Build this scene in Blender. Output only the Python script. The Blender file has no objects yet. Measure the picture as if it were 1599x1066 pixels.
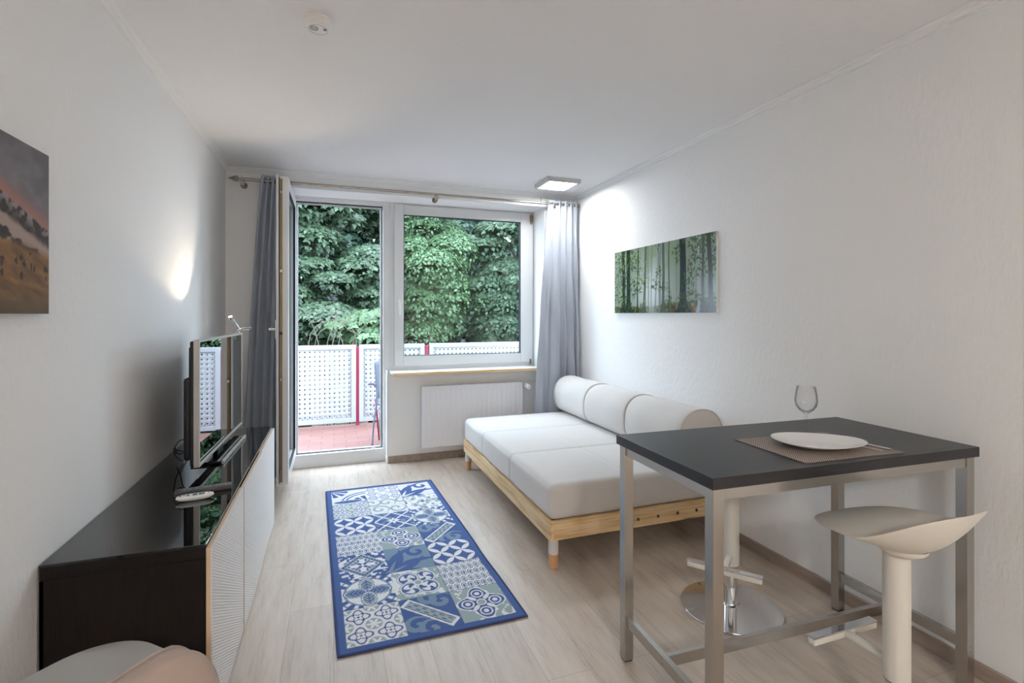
import bpy, bmesh, math, random
import numpy as np
from mathutils import Vector, Matrix

# ------------------------------------------------------------------ helpers for colour
def S(r, g, b, a=1.0):
    def f(c):
        c /= 255.0
        return c / 12.92 if c <= 0.04045 else ((c + 0.055) / 1.055) ** 2.4
    return (f(r), f(g), f(b), a)

scene = bpy.context.scene
COL = scene.collection

# ------------------------------------------------------------------ camera
FPX, CXP, HYP, CAMH = 785.0, 799.5, 490.8, 1.39
THETA = math.atan((CXP - 521.3) / FPX)
cam_d = bpy.data.cameras.new('camera')
cam_d.sensor_width = 36.0
cam_d.lens = FPX / 1599.0 * 36.0
cam_d.shift_y = -(533.0 - HYP) / 1599.0
cam_d.clip_start = 0.02
cam_d.clip_end = 200
cam = bpy.data.objects.new('camera', cam_d)
COL.objects.link(cam)
cam.location = (0, 0, CAMH)
cam.rotation_euler = (math.pi / 2, 0, -THETA)
scene.camera = cam

# ------------------------------------------------------------------ world, lights, exposure
SKY_STRENGTH = 10.0
PANEL_EMIT = 62.0
FILL_EMIT = 160.0
SPOT_WATT = 8.0
scene.view_settings.view_transform = 'Standard'
scene.view_settings.look = 'None'
scene.view_settings.gamma = 1.0
scene.view_settings.use_curve_mapping = False
scene.view_settings.exposure = 0.22
w = bpy.data.worlds.new('overcast_sky')
scene.world = w
w.use_nodes = True
nt = w.node_tree
bg = nt.nodes['Background']
bg.inputs[0].default_value = (0.68, 0.83, 1.0, 1)
bg.inputs[1].default_value = SKY_STRENGTH
cy = scene.cycles
cy.use_denoising = True
try:
    cy.denoiser = 'OPENIMAGEDENOISE'
except Exception:
    pass
cy.max_bounces = 14
cy.diffuse_bounces = 8
cy.glossy_bounces = 6
cy.transmission_bounces = 10
cy.transparent_max_bounces = 16
cy.sample_clamp_indirect = 6.0
cy.caustics_reflective = False
cy.caustics_refractive = False

# sky portal in the balcony opening (guides sampling of the sky; gives no light itself)
def portal(x0, x1, z0, z1, y):
    l = bpy.data.lights.new('sky_portal', 'AREA')
    l.shape = 'RECTANGLE'
    l.size, l.size_y = x1 - x0, z1 - z0
    l.cycles.is_portal = True
    o = bpy.data.objects.new('sky_portal', l)
    COL.objects.link(o)
    o.location = ((x0 + x1) / 2, y, (z0 + z1) / 2)
    o.rotation_euler = (-math.pi / 2, 0, 0)
portal(-0.35, 1.95, 0.1, 2.45, 5.02)

# ------------------------------------------------------------------ object helpers
def tag(o, label=None, cat=None, group=None, kind=None):
    if label: o['label'] = label
    if cat: o['category'] = cat
    if group: o['group'] = group
    if kind: o['kind'] = kind
    return o

def thing(name, loc, label, cat, group=None, kind=None):
    o = bpy.data.objects.new(name, None)
    o.empty_display_size = 0.1
    COL.objects.link(o)
    o.location = loc
    return tag(o, label, cat, group, kind)

def setparent(o, p):
    if p is None: return
    o.parent = p
    # the parents are unrotated when built: meshes are in world coordinates
    chain = Vector((0, 0, 0))
    q = p
    while q is not None:
        chain += Vector(q.location)
        q = q.parent
    if p.type == 'EMPTY' or p.location.length > 0:
        o.matrix_parent_inverse = Matrix.Translation(-chain)

class MB:
    def __init__(s):
        s.bm = bmesh.new()
    def box(s, x0, x1, y0, y1, z0, z1, bev=0.0, seg=2):
        r = bmesh.ops.create_cube(s.bm, size=1.0)
        vs = r['verts']
        for v in vs:
            v.co = Vector(((x0 + x1) / 2 + v.co.x * (x1 - x0), (y0 + y1) / 2 + v.co.y * (y1 - y0), (z0 + z1) / 2 + v.co.z * (z1 - z0)))
        if bev > 0:
            es = list({e for v in vs for e in v.link_edges})
            bmesh.ops.bevel(s.bm, geom=es, offset=bev, segments=seg, profile=0.5, affect='EDGES')
        return s
    def cyl(s, p0, p1, r0, r1=None, n=24, caps=True):
        r1 = r0 if r1 is None else r1
        p0, p1 = Vector(p0), Vector(p1)
        d = (p1 - p0)
        M = Matrix.Translation((p0 + p1) / 2) @ d.to_track_quat('Z', 'Y').to_matrix().to_4x4()
        bmesh.ops.create_cone(s.bm, cap_ends=caps, segments=n, radius1=r0, radius2=r1, depth=d.length, matrix=M)
        return s
    def lathe(s, prof, c=(0, 0, 0), n=48):
        c = Vector(c)
        rings = []
        for (r, z) in prof:
            if r < 1e-6:
                rings.append([s.bm.verts.new(c + Vector((0, 0, z)))])
            else:
                rings.append([s.bm.verts.new(c + Vector((r * math.cos(2 * math.pi * i / n), r * math.sin(2 * math.pi * i / n), z))) for i in range(n)])
        for a, b in zip(rings, rings[1:]):
            for i in range(n):
                j = (i + 1) % n
                if len(a) == 1 and len(b) == 1: continue
                if len(a) == 1: s.bm.faces.new((a[0], b[j], b[i]))
                elif len(b) == 1: s.bm.faces.new((a[i], a[j], b[0]))
                else: s.bm.faces.new((a[i], a[j], b[j], b[i]))
        return s
    def tube(s, pts, r, n=10, closed=False):
        pts = [Vector(p) for p in pts]
        m = len(pts)
        rr = r if isinstance(r, (list, tuple)) else [r] * m
        rings = []
        up = Vector((0, 0, 1))
        prev = None
        for i, p in enumerate(pts):
            if closed:
                t = pts[(i + 1) % m] - pts[(i - 1) % m]
            else:
                t = pts[min(i + 1, m - 1)] - pts[max(i - 1, 0)]
            t.normalize()
            if prev is None:
                a = t.orthogonal().normalized() if abs(t.dot(up)) > 0.95 else t.cross(up).normalized()
            else:
                a = (prev - t * prev.dot(t)).normalized()
            prev = a
            b = t.cross(a)
            rings.append([s.bm.verts.new(p + (a * math.cos(2 * math.pi * k / n) + b * math.sin(2 * math.pi * k / n)) * rr[i]) for k in range(n)])
        L = m if closed else m - 1
        for i in range(L):
            A, B = rings[i], rings[(i + 1) % m]
            for k in range(n):
                s.bm.faces.new((A[k], A[(k + 1) % n], B[(k + 1) % n], B[k]))
        if not closed:
            s.bm.faces.new(rings[0][::-1])
            s.bm.faces.new(rings[-1])
        return s
    def prism(s, pts, vec):
        """closed polygon extruded along vec"""
        vec = Vector(vec)
        a = [s.bm.verts.new(Vector(p)) for p in pts]
        b = [s.bm.verts.new(Vector(p) + vec) for p in pts]
        n = len(a)
        s.bm.faces.new(a[::-1]); s.bm.faces.new(b)
        for i in range(n):
            s.bm.faces.new((a[i], a[(i + 1) % n], b[(i + 1) % n], b[i]))
        return s
    def xform(s, M):
        bmesh.ops.transform(s.bm, matrix=M, verts=s.bm.verts)
        return s
    def build(s, name, mat, parent=None, smooth=None):
        bmesh.ops.recalc_face_normals(s.bm, faces=s.bm.faces)
        me = bpy.data.meshes.new(name)
        s.bm.to_mesh(me)
        s.bm.free()
        return finish(name, me, mat, parent, smooth)

def finish(name, me, mat, parent=None, smooth=None):
    if mat is not None: me.materials.append(mat)
    o = bpy.data.objects.new(name, me)
    COL.objects.link(o)
    if smooth is not None:
        me.polygons.foreach_set('use_smooth', [True] * len(me.polygons))
        if smooth < 3.0:
            try:
                me.set_sharp_from_angle(angle=smooth)
            except Exception:
                pass
    setparent(o, parent)
    return o

def raw_mesh(name, V, F, k, mat, parent=None, smooth=None):
    """V (n,3) array, F (m,k) int array"""
    V = np.asarray(V, dtype=np.float32); F = np.asarray(F, dtype=np.int32)
    me = bpy.data.meshes.new(name)
    me.vertices.add(len(V)); me.vertices.foreach_set('co', V.ravel())
    me.loops.add(F.size); me.loops.foreach_set('vertex_index', F.ravel())
    me.polygons.add(len(F))
    me.polygons.foreach_set('loop_start', np.arange(0, F.size, k, dtype=np.int32))
    me.polygons.foreach_set('loop_total', np.full(len(F), k, dtype=np.int32))
    me.update(calc_edges=True)
    me.validate()
    return finish(name, me, mat, parent, smooth)

def grid_faces(nx, ny):
    i, j = np.meshgrid(np.arange(nx - 1), np.arange(ny - 1), indexing='ij')
    a = (i * ny + j).ravel()
    return np.stack([a, a + ny, a + ny + 1, a + 1], 1)

def colour_attr(o, C):
    me = o.data
    at = me.color_attributes.new('Col', 'FLOAT_COLOR', 'POINT')
    C4 = np.ones((len(me.vertices), 4), dtype=np.float32)
    C4[:, :3] = C
    at.data.foreach_set('color', C4.ravel())

def rbox(name, x0, x1, y0, y1, z0, z1, r, res, mat, parent=None, disp=None, rz=0, pivot=None):
    """cushion-like rounded box with a dense surface; disp(P, N) -> new P"""
    c = np.array([(x0 + x1) / 2, (y0 + y1) / 2, (z0 + z1) / 2]); h = np.array([(x1 - x0) / 2, (y1 - y0) / 2, (z1 - z0) / 2])
    n = [max(2, int(round(2 * hh / res)) + 1) for hh in h]
    bm_v, faces, off = [], [], 0
    for ax in range(3):
        u, v = (ax + 1) % 3, (ax + 2) % 3
        for sgn in (-1, 1):
            # denser samples near the rounded borders
            def line(k):
                a = np.linspace(-h[k], h[k], n[k])
                e = np.linspace(0, r, 5)
                a = np.concatenate([-h[k] + e, a[(a > -h[k] + r * 1.2) & (a < h[k] - r * 1.2)], h[k] - e[::-1]])
                return np.unique(np.round(a, 6))
            A, B = line(u), line(v)
            gu, gv = np.meshgrid(A, B, indexing='ij')
            P = np.zeros(gu.shape + (3,)); P[..., u] = gu; P[..., v] = gv; P[..., ax] = sgn * h[ax]
            P = P.reshape(-1, 3)
            f = grid_faces(len(A), len(B))
            if sgn < 0: f = f[:, ::-1]
            bm_v.append(P); faces.append(f + off); off += len(P)
    P = np.concatenate(bm_v); F = np.concatenate(faces)
    q = np.clip(P, -h + r, h - r)
    d = P - q
    L = np.linalg.norm(d, axis=1, keepdims=True); L[L < 1e-9] = 1
    N = d / L
    P = q + N * r
    P = P + c
    if disp is not None: P = disp(P, N)
    o = raw_mesh(name, P, F, 4, None, None, None)
    bm = bmesh.new(); bm.from_mesh(o.data)
    bmesh.ops.remove_doubles(bm, verts=bm.verts, dist=0.0004)
    bmesh.ops.recalc_face_normals(bm, faces=bm.faces)
    bm.to_mesh(o.data); bm.free()
    o.data.polygons.foreach_set('use_smooth', [True] * len(o.data.polygons))
    if mat: o.data.materials.append(mat)
    setparent(o, parent)
    return o

# ------------------------------------------------------------------ numpy noise
def vnoise(x, y, seed):
    rs = np.random.RandomState(seed)
    T = rs.rand(64, 64)
    xi = np.floor(x).astype(int); yi = np.floor(y).astype(int)
    fx = x - xi; fy = y - yi
    fx = fx * fx * (3 - 2 * fx); fy = fy * fy * (3 - 2 * fy)
    a = T[xi % 64, yi % 64]; b = T[(xi + 1) % 64, yi % 64]; c = T[xi % 64, (yi + 1) % 64]; d = T[(xi + 1) % 64, (yi + 1) % 64]
    return (a * (1 - fx) + b * fx) * (1 - fy) + (c * (1 - fx) + d * fx) * fy
def fbm(x, y, seed, octs=4):
    s, a, t = 0, 1.0, 0
    for k in range(octs):
        s = s + a * vnoise(x * 2 ** k + 7.3 * k, y * 2 ** k + 3.1 * k, seed + k); t += a; a *= 0.55
    return s / t
def lerp(A, B, t):
    t = np.clip(t, 0, 1)[..., None]
    return A * (1 - t) + B * t
def sstep(a, b, x):
    t = np.clip((x - a) / (b - a), 0, 1)
    return t * t * (3 - 2 * t)

# ------------------------------------------------------------------ materials
MATS = {}
def mat(name, col=(0.8, 0.8, 0.8, 1), rough=0.5, metal=0.0, **kw):
    m = bpy.data.materials.new(name)
    m.use_nodes = True
    b = m.node_tree.nodes['Principled BSDF']
    b.inputs['Base Color'].default_value = col
    b.inputs['Roughness'].default_value = rough
    b.inputs['Metallic'].default_value = metal
    for k, v in kw.items():
        b.inputs[k.replace('_', ' ')].default_value = v
    MATS[name] = m
    return m
def N(m, t, **props):
    n = m.node_tree.nodes.new(t)
    for k, v in props.items(): setattr(n, k, v)
    return n
def L(m, a, b): m.node_tree.links.new(a, b)
def bsdf(m): return m.node_tree.nodes['Principled BSDF']
def coords(m, scale=(1, 1, 1), rot=(0, 0, 0), kind='Object'):
    tc = N(m, 'ShaderNodeTexCoord'); mp = N(m, 'ShaderNodeMapping')
    mp.inputs['Scale'].default_value = scale
    mp.inputs['Rotation'].default_value = rot
    L(m, tc.outputs[kind], mp.inputs['Vector'])
    return mp.outputs['Vector']
def bump(m, height, strength, dist):
    b = N(m, 'ShaderNodeBump')
    b.inputs['Strength'].default_value = strength
    b.inputs['Distance'].default_value = dist
    L(m, height, b.inputs['Height'])
    L(m, b.outputs['Normal'], bsdf(m).inputs['Normal'])
    return b
def ramp(m, fac, stops):
    r = N(m, 'ShaderNodeValToRGB')
    e = r.color_ramp.elements
    while len(e) < len(stops): e.new(0.5)
    for k, (p, c) in enumerate(stops):
        e[k].position = p; e[k].color = c
    L(m, fac, r.inputs['Fac'])
    return r.outputs['Color']
def noise(m, vec, scale, detail=3, rough=0.5):
    n = N(m, 'ShaderNodeTexNoise')
    n.inputs['Scale'].default_value = scale; n.inputs['Detail'].default_value = detail; n.inputs['Roughness'].default_value = rough
    L(m, vec, n.inputs['Vector'])
    return n.outputs['Fac']

def plaster(name, col, scale, strength, stretch=(1, 1, 1)):
    m = mat(name, col, 0.85)
    v = coords(m, stretch)
    a = noise(m, v, scale, 4, 0.6)
    bump(m, a, strength, 0.006)
    return m
M_wall = plaster('rough_white_wallpaper', S(240, 240, 240), 46, 0.55, (1, 1, 0.45))
M_ceil = plaster('rough_white_ceiling', S(240, 240, 241), 38, 0.4)
M_smooth = mat('smooth_white_paint', S(240, 240, 240), 0.6)
M_cornice = mat('cornice_white', S(240, 240, 240), 0.7)

def laminate(name, c_dark, c_mid, c_light, plank=True, rough=0.42):
    m = mat(name, c_mid, rough)
    v = coords(m, (1, 1, 1), (0, 0, math.pi / 2))     # planks run along world Y
    g = coords(m, (7, 0.8, 7))
    n1 = noise(m, g, 3.2, 7, 0.68)
    g2 = coords(m, (40, 2.0, 40))
    n2 = noise(m, g2, 4, 4, 0.6)
    mx = N(m, 'ShaderNodeMath', operation='MULTIPLY_ADD'); L(m, n2, mx.inputs[0]); mx.inputs[1].default_value = 0.35; L(m, n1, mx.inputs[2])
    col = ramp(m, mx.outputs[0], [(0.38, c_dark), (0.64, c_mid), (0.95, c_light)])
    if plank:
        br = N(m, 'ShaderNodeTexBrick')
        br.offset = 0.37; br.offset_frequency = 2
        L(m, v, br.inputs['Vector'])
        br.inputs['Color1'].default_value = (0.86, 0.86, 0.86, 1); br.inputs['Color2'].default_value = (1.0, 1.0, 1.0, 1)
        br.inputs['Mortar'].default_value = (0.55, 0.52, 0.5, 1)
        br.inputs['Scale'].default_value = 1.0; br.inputs['Mortar Size'].default_value = 0.0009
        br.inputs['Brick Width'].default_value = 1.28; br.inputs['Row Height'].default_value = 0.192
        br.inputs['Bias'].default_value = 0.1
        mul = N(m, 'ShaderNodeMix', data_type='RGBA', blend_type='MULTIPLY'); mul.inputs[0].default_value = 1.0
        L(m, col, mul.inputs[6]); L(m, br.outputs['Color'], mul.inputs[7])
        L(m, mul.outputs[2], bsdf(m).inputs['Base Color'])
    else:
        L(m, col, bsdf(m).inputs['Base Color'])
    bump(m, n1, 0.08, 0.002)
    return m
M_floor = laminate('grey_oak_laminate', S(160, 142, 126), S(190, 175, 160), S(204, 192, 179))
M_base = laminate('grey_wood_skirting', S(128, 112, 102), S(152, 136, 124), S(172, 158, 146), plank=False, rough=0.5)

M_pvc = mat('white_upvc', S(218, 219, 220), 0.3)
M_gasket = mat('black_rubber_gasket', S(22, 24, 34), 0.6)
M_alu = mat('grey_aluminium_edge', S(190, 192, 194), 0.35, 0.6)
M_brass = mat('brass_fitting_strip', S(136, 116, 82), 0.4, 0.5)
M_white_gloss = mat('white_gloss_plastic', S(236, 236, 234), 0.28)
M_radiator = mat('radiator_enamel', S(232, 232, 236), 0.3)
M_chrome = mat('chrome', (0.78, 0.78, 0.80, 1), 0.06, 1.0)
M_satin = mat('satin_nickel', (0.42, 0.385, 0.34, 1), 0.25, 1.0)

def steel():
    m = mat('brushed_steel', (0.47, 0.445, 0.415, 1), 0.3, 1.0)
    v = coords(m, (90, 90, 90))
    n = noise(m, v, 6, 3)
    bump(m, n, 0.05, 0.0004)
    bsdf(m).inputs['Roughness'].default_value = 0.25
    return m
M_steel = steel()

def thin_pane(name, tint, edge=None, blend=0.5):
    m = bpy.data.materials.new(name); m.use_nodes = True
    t = m.node_tree; t.nodes.clear()
    o = t.nodes.new('ShaderNodeOutputMaterial'); mx = t.nodes.new('ShaderNodeMixShader')
    tr = t.nodes.new('ShaderNodeBsdfTransparent'); gl = t.nodes.new('ShaderNodeBsdfGlossy')
    lw = t.nodes.new('ShaderNodeLayerWeight'); lw.inputs[0].default_value = 0.5
    pw = t.nodes.new('ShaderNodeMath'); pw.operation = 'POWER'; pw.inputs[1].default_value = 4.5
    ma = t.nodes.new('ShaderNodeMath'); ma.operation = 'MULTIPLY_ADD'; ma.inputs[1].default_value = 0.55; ma.inputs[2].default_value = 0.03
    t.links.new(lw.outputs['Facing'], pw.inputs[0]); t.links.new(pw.outputs[0], ma.inputs[0]); t.links.new(ma.outputs[0], mx.inputs[0])
    tr.inputs[0].default_value = tint; gl.inputs['Roughness'].default_value = 0.0
    if edge:
        cr = t.nodes.new('ShaderNodeValToRGB')
        cr.color_ramp.elements[0].position = 0.35; cr.color_ramp.elements[0].color = tint
        cr.color_ramp.elements[1].position = 1.0; cr.color_ramp.elements[1].color = edge
        t.links.new(lw.outputs['Facing'], cr.inputs[0]); t.links.new(cr.outputs[0], tr.inputs[0])
    t.links.new(tr.outputs[0], mx.inputs[1]); t.links.new(gl.outputs[0], mx.inputs[2])
    t.links.new(mx.outputs[0], o.inputs[0])
    return m
M_glass = thin_pane('window_glass', (0.95, 0.975, 0.965, 1))
M_wine = thin_pane('clear_drinking_glass', (0.985, 0.985, 0.985, 1), (0.5, 0.52, 0.53, 1))

def fabric(name, col, rough=0.9, scale=700, strength=0.25, sheen=0.3, soft=True):
    m = mat(name, col, rough, Sheen_Weight=sheen)
    v = coords(m)
    a = noise(m, v, scale, 2)
    if soft:
        b2 = noise(m, v, 9, 3)
        mx = N(m, 'ShaderNodeMath', operation='MULTIPLY_ADD'); L(m, b2, mx.inputs[0]); mx.inputs[1].default_value = 3.0; L(m, a, mx.inputs[2])
        bump(m, mx.outputs[0], strength, 0.0015)
    else:
        bump(m, a, strength, 0.0015)
    return m
M_cotton = fabric('off_white_cotton', S(206, 202, 198))
M_seam = fabric('off_white_piping', S(205, 198, 191), soft=False)
M_curtain = fabric('blue_grey_satin_curtain', S(160, 167, 178), 0.55, 500, 0.15, 0.4)
M_pink = fabric('pale_pink_velvet', S(166, 148, 138), 0.9, 900, 0.5, 0.2)

def pine(name='pine_wood', along='Y'):
    m = mat(name, S(205, 170, 125), 0.5)
    sc = {'Y': (12, 0.8, 12), 'X': (0.8, 12, 12)}[along]
    v = coords(m, sc)
    n = noise(m, v, 3.5, 5, 0.6)
    c = ramp(m, n, [(0.35, S(196, 158, 108)), (0.52, S(222, 192, 148)), (0.7, S(230, 206, 168))])
    L(m, c, bsdf(m).inputs['Base Color'])
    return m
M_pineY = pine('pine_boards_lengthwise', 'Y'); M_pineX = pine('pine_boards_crosswise', 'X')
M_legwood = mat('beech_leg_wood', S(206, 158, 112), 0.45)
M_legplast = mat('white_leg_sleeve', S(214, 210, 208), 0.5)
M_birch = mat('pale_wood_edge_band', S(214, 188, 158), 0.5)
def ribbed_edge():
    m = M_birch
    v = coords(m, (1, 1, 1))
    wv = N(m, 'ShaderNodeTexWave', bands_direction='Z'); wv.inputs['Scale'].default_value = 55
    L(m, v, wv.inputs['Vector'])
    bump(m, wv.outputs['Fac'], 0.35, 0.001)
ribbed_edge()

def darkwood():
    m = mat('black_brown_wood', S(30, 18, 14), 0.5, Specular_IOR_Level=0.25)
    v = coords(m, (60, 60, 2))
    n = noise(m, v, 4, 4)
    c = ramp(m, n, [(0.4, S(10, 6, 5)), (0.7, S(26, 16, 11))])
    L(m, c, bsdf(m).inputs['Base Color'])
    return m
M_dark = darkwood()
M_blackglass = mat('black_glass_top', S(6, 6, 8), 0.015, IOR=1.55, Coat_Weight=0.5, Coat_Roughness=0.0)
def ribbed():
    m = mat('white_diagonal_rib_front', S(228, 226, 224), 0.5)
    v = coords(m, (1, 1, 1), (math.radians(28), 0, 0))
    wv = N(m, 'ShaderNodeTexWave', bands_direction='Z'); wv.inputs['Scale'].default_value = 34
    wv.inputs['Distortion'].default_value = 0.6
    L(m, v, wv.inputs['Vector'])
    bump(m, wv.outputs['Fac'], 0.45, 0.003)
    return m
M_rib = ribbed()
def tabletop():
    m = mat('black_stained_table_top', S(26, 27, 30), 0.36)
    v = coords(m, (2, 50, 50))
    n = noise(m, v, 4, 4)
    c = ramp(m, n, [(0.35, S(16, 16, 19)), (0.7, S(32, 32, 36))])
    L(m, c, bsdf(m).inputs['Base Color'])
    r = N(m, 'ShaderNodeMapRange'); r.inputs['To Min'].default_value = 0.30; r.inputs['To Max'].default_value = 0.42
    L(m, n, r.inputs['Value']); L(m, r.outputs['Result'], bsdf(m).inputs['Roughness'])
    bump(m, n, 0.12, 0.001)
    return m
M_top = tabletop()
M_cream = mat('cream_coated_plastic', S(220, 216, 208), 0.5)
M_porcelain = mat('white_porcelain', S(228, 227, 225), 0.22)
M_tvblack = mat('black_tv_housing', S(18, 18, 20), 0.4)
M_screen = mat('black_tv_screen', S(5, 6, 7), 0.01, IOR=1.7, Coat_Weight=1.0, Coat_Roughness=0.0)
M_silver = mat('silver_plastic', S(186, 182, 176), 0.35, 0.3)
M_grey_rem = mat('dark_grey_plastic', S(72, 70, 70), 0.5)
M_grey_btn = mat('grey_buttons', S(120, 118, 118), 0.6)
M_olive_btn = mat('olive_grey_buttons', S(112, 110, 100), 0.6)
M_black = mat('black_plastic', S(14, 14, 15), 0.5)
M_white_canvas_edge = mat('canvas_edge', S(120, 112, 112), 0.8)
M_acryl_edge = mat('acrylic_edge', S(226, 232, 232), 0.3)

def placemat():
    m = mat('woven_placemat', S(120, 105, 96), 0.65)
    v = coords(m, (1, 1, 1), (0, 0, 0), 'Generated')
    ck = N(m, 'ShaderNodeTexChecker'); ck.inputs['Scale'].default_value = 1.0
    mp = N(m, 'ShaderNodeMapping'); mp.inputs['Scale'].default_value = (105, 76, 1)
    L(m, v, mp.inputs['Vector']); L(m, mp.outputs['Vector'], ck.inputs['Vector'])
    ck.inputs['Color1'].default_value = S(186, 172, 162); ck.inputs['Color2'].default_value = S(62, 50, 46)
    L(m, ck.outputs['Color'], bsdf(m).inputs['Base Color'])
    bump(m, ck.outputs['Fac'], 0.5, 0.001)
    return m
M_mat = placemat()

def vcol(name, rough=0.8, spec=None, bumpsc=None):
    m = mat(name, (0.5, 0.5, 0.5, 1), rough)
    a = N(m, 'ShaderNodeVertexColor'); a.layer_name = 'Col'
    L(m, a.outputs['Color'], bsdf(m).inputs['Base Color'])
    if bumpsc:
        v = coords(m)
        bump(m, noise(m, v, bumpsc, 2), 0.6, 0.002)
    return m
M_rug = vcol('flat_woven_rug', 0.95, bumpsc=420)
M_forest = vcol('forest_print', 0.18); bsdf(M_forest).inputs['Specular IOR Level'].default_value = 0.35
M_mount = vcol('mountain_canvas_print', 0.6, bumpsc=600)

def emissive(name, col, strength):
    m = mat(name, (0.9, 0.9, 0.9, 1), 0.5)
    bsdf(m).inputs['Emission Color'].default_value = col
    bsdf(m).inputs['Emission Strength'].default_value = strength
    return m
M_panelframe = mat('backlit_shade_grey_frame', S(196, 196, 194), 0.4)  # grey puts the shade of the backlit frame into its colour
M_panel = emissive('lit_led_diffuser', (0.97, 0.985, 1.0, 1), PANEL_EMIT)
M_fill = emissive('added_warm_fill_diffuser', (1.0, 0.96, 0.91, 1), FILL_EMIT)  # glow of the added fill panel behind the camera
M_bulb = emissive('lit_halogen_bulb', (1.0, 0.78, 0.5, 1), 22.0)

def terracotta():
    m = mat('terracotta_tiles', S(128, 92, 84), 0.6)
    v = coords(m)
    br = N(m, 'ShaderNodeTexBrick'); br.offset = 0.5
    L(m, v, br.inputs['Vector'])
    br.inputs['Color1'].default_value = S(132, 94, 86); br.inputs['Color2'].default_value = S(122, 84, 76)
    br.inputs['Mortar'].default_value = S(92, 72, 66)
    br.inputs['Scale'].default_value = 1.0; br.inputs['Mortar Size'].default_value = 0.004
    br.inputs['Brick Width'].default_value = 0.25; br.inputs['Row Height'].default_value = 0.125
    L(m, br.outputs['Color'], bsdf(m).inputs['Base Color'])
    return m
M_tile = terracotta()
M_rail = mat('white_powder_coated_sheet', S(160, 162, 165), 0.45)
M_post = mat('magenta_red_post', S(150, 44, 74), 0.45)
M_chairfab = mat('blue_grey_mesh_cloth', S(84, 92, 106), 0.8)
M_chairtube = mat('grey_chair_tube', S(110, 112, 126), 0.4, 0.4)
M_redtube = mat('dark_red_chair_tube', S(140, 50, 60), 0.45)

def leafmat(name, c0, c1, rough=0.45):
    m = mat(name, c0, rough)
    a = N(m, 'ShaderNodeAttribute'); a.attribute_name = 'tint'
    c = ramp(m, a.outputs['Fac'], [(0.0, c0), (1.0, c1)])
    L(m, c, bsdf(m).inputs['Base Color'])
    t = m.node_tree
    tr = t.nodes.new('ShaderNodeBsdfTranslucent'); mx = t.nodes.new('ShaderNodeMixShader'); mx.inputs[0].default_value = 0.25
    L(m, c, tr.inputs['Color'])
    out = [n for n in t.nodes if n.type == 'OUTPUT_MATERIAL'][0]
    L(m, bsdf(m).outputs[0], mx.inputs[1]); L(m, tr.outputs[0], mx.inputs[2]); L(m, mx.outputs[0], out.inputs[0])
    return m
M_leaf_blue = leafmat('maple_leaves', S(50, 68, 50), S(84, 104, 78))
M_leaf_lite = leafmat('light_green_leaves', S(58, 84, 54), S(96, 122, 84))
M_leaf_dark = leafmat('dark_green_leaves', S(26, 50, 36), S(48, 76, 56))
M_leaf_ivy = leafmat('ivy_leaves', S(44, 66, 46), S(76, 100, 70))
M_bark = mat('grey_brown_bark', S(92, 84, 72), 0.9)
M_twig = mat('bare_twig_bark', S(84, 78, 66), 0.9)
M_ground = mat('garden_soil_and_grass', S(26, 34, 22), 0.95)
M_brickred = mat('red_brick_wall', S(150, 74, 52), 0.9)

# ================================================================== ROOM SHELL
XL, XR, YB, ZC = -0.825, 2.33, 4.60, 2.585
YN = -4.0           # wall behind the camera
def struct(o, name=None):
    o['kind'] = 'structure'
    return o
struct(MB().box(XL - 0.2, XR + 0.2, YN - 0.2, 5.0, -0.12, 0.0).build('floor', M_floor))
struct(MB().box(XL - 0.2, XR + 0.2, YN - 0.2, 5.02, ZC, ZC + 0.2).build('ceiling', M_ceil))
struct(MB().box(XL - 0.2, XL, YN - 0.2, 5.02, 0, ZC).build('wall_left', M_wall))
struct(MB().box(XR, XR + 0.2, YN - 0.2, 5.02, 0, ZC).build('wall_right', M_wall))
struct(MB().box(XL, XR, YN - 0.2, YN, 0, ZC).build('wall_front', M_wall))
LZ = 2.458
wb = MB()
wb.box(XL, -0.37, YB, 5.02, 0, ZC)
wb.box(-0.37, 1.972, YB, 5.02, LZ, ZC)
wb.box(1.972, XR, YB, 5.02, 0, ZC)
wb.box(0.478, 1.972, 4.825, 5.02, 0, 0.832)
struct(wb.build('wall_back', M_smooth))

# cornice: small stepped moulding along ceiling
def cornice(name, axis, a0, a1, wallc, sgn):
    prof = [(0, 0), (0.034, 0), (0.034, -0.006), (0.022, -0.012), (0.022, -0.018), (0.010, -0.026), (0.010, -0.034), (0.0, -0.036)]
    m = MB()
    if axis == 'Y':
        pts = [(wallc + sgn * p, a0, ZC + q) for p, q in prof]
        m.prism(pts, (0, a1 - a0, 0))
    else:
        pts = [(a0, wallc + sgn * p, ZC + q) for p, q in prof]
        m.prism(pts, (a1 - a0, 0, 0))
    return struct(m.build(name, M_cornice))
cornice('trim_1', 'Y', YN, YB, XL, 1)
cornice('trim_2', 'Y', YN, YB, XR, -1)
cornice('trim_3', 'X', XL, XR, YB, -1)
# skirting boards
struct(MB().box(XR - 0.016, XR, YN, YB, 0, 0.062, 0.003).build('baseboard_right', M_base))
struct(MB().box(XL, XL + 0.016, YN, YB, 0, 0.062, 0.003).build('baseboard_left', M_base))
struct(MB().box(0.478, 1.972, 4.808, 4.825, 0, 0.062, 0.003).build('baseboard_back', M_base))
struct(MB().box(0.462, 0.479, 4.81, 4.90, 0, 0.062, 0.003).build('baseboard_niche_return', M_smooth))
# painted white corner bead where the low wall meets the door frame
struct(MB().box(0.466, 0.480, 4.815, 4.91, 0.062, 0.86, 0.002).build('trim_4', M_white_gloss))

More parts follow.
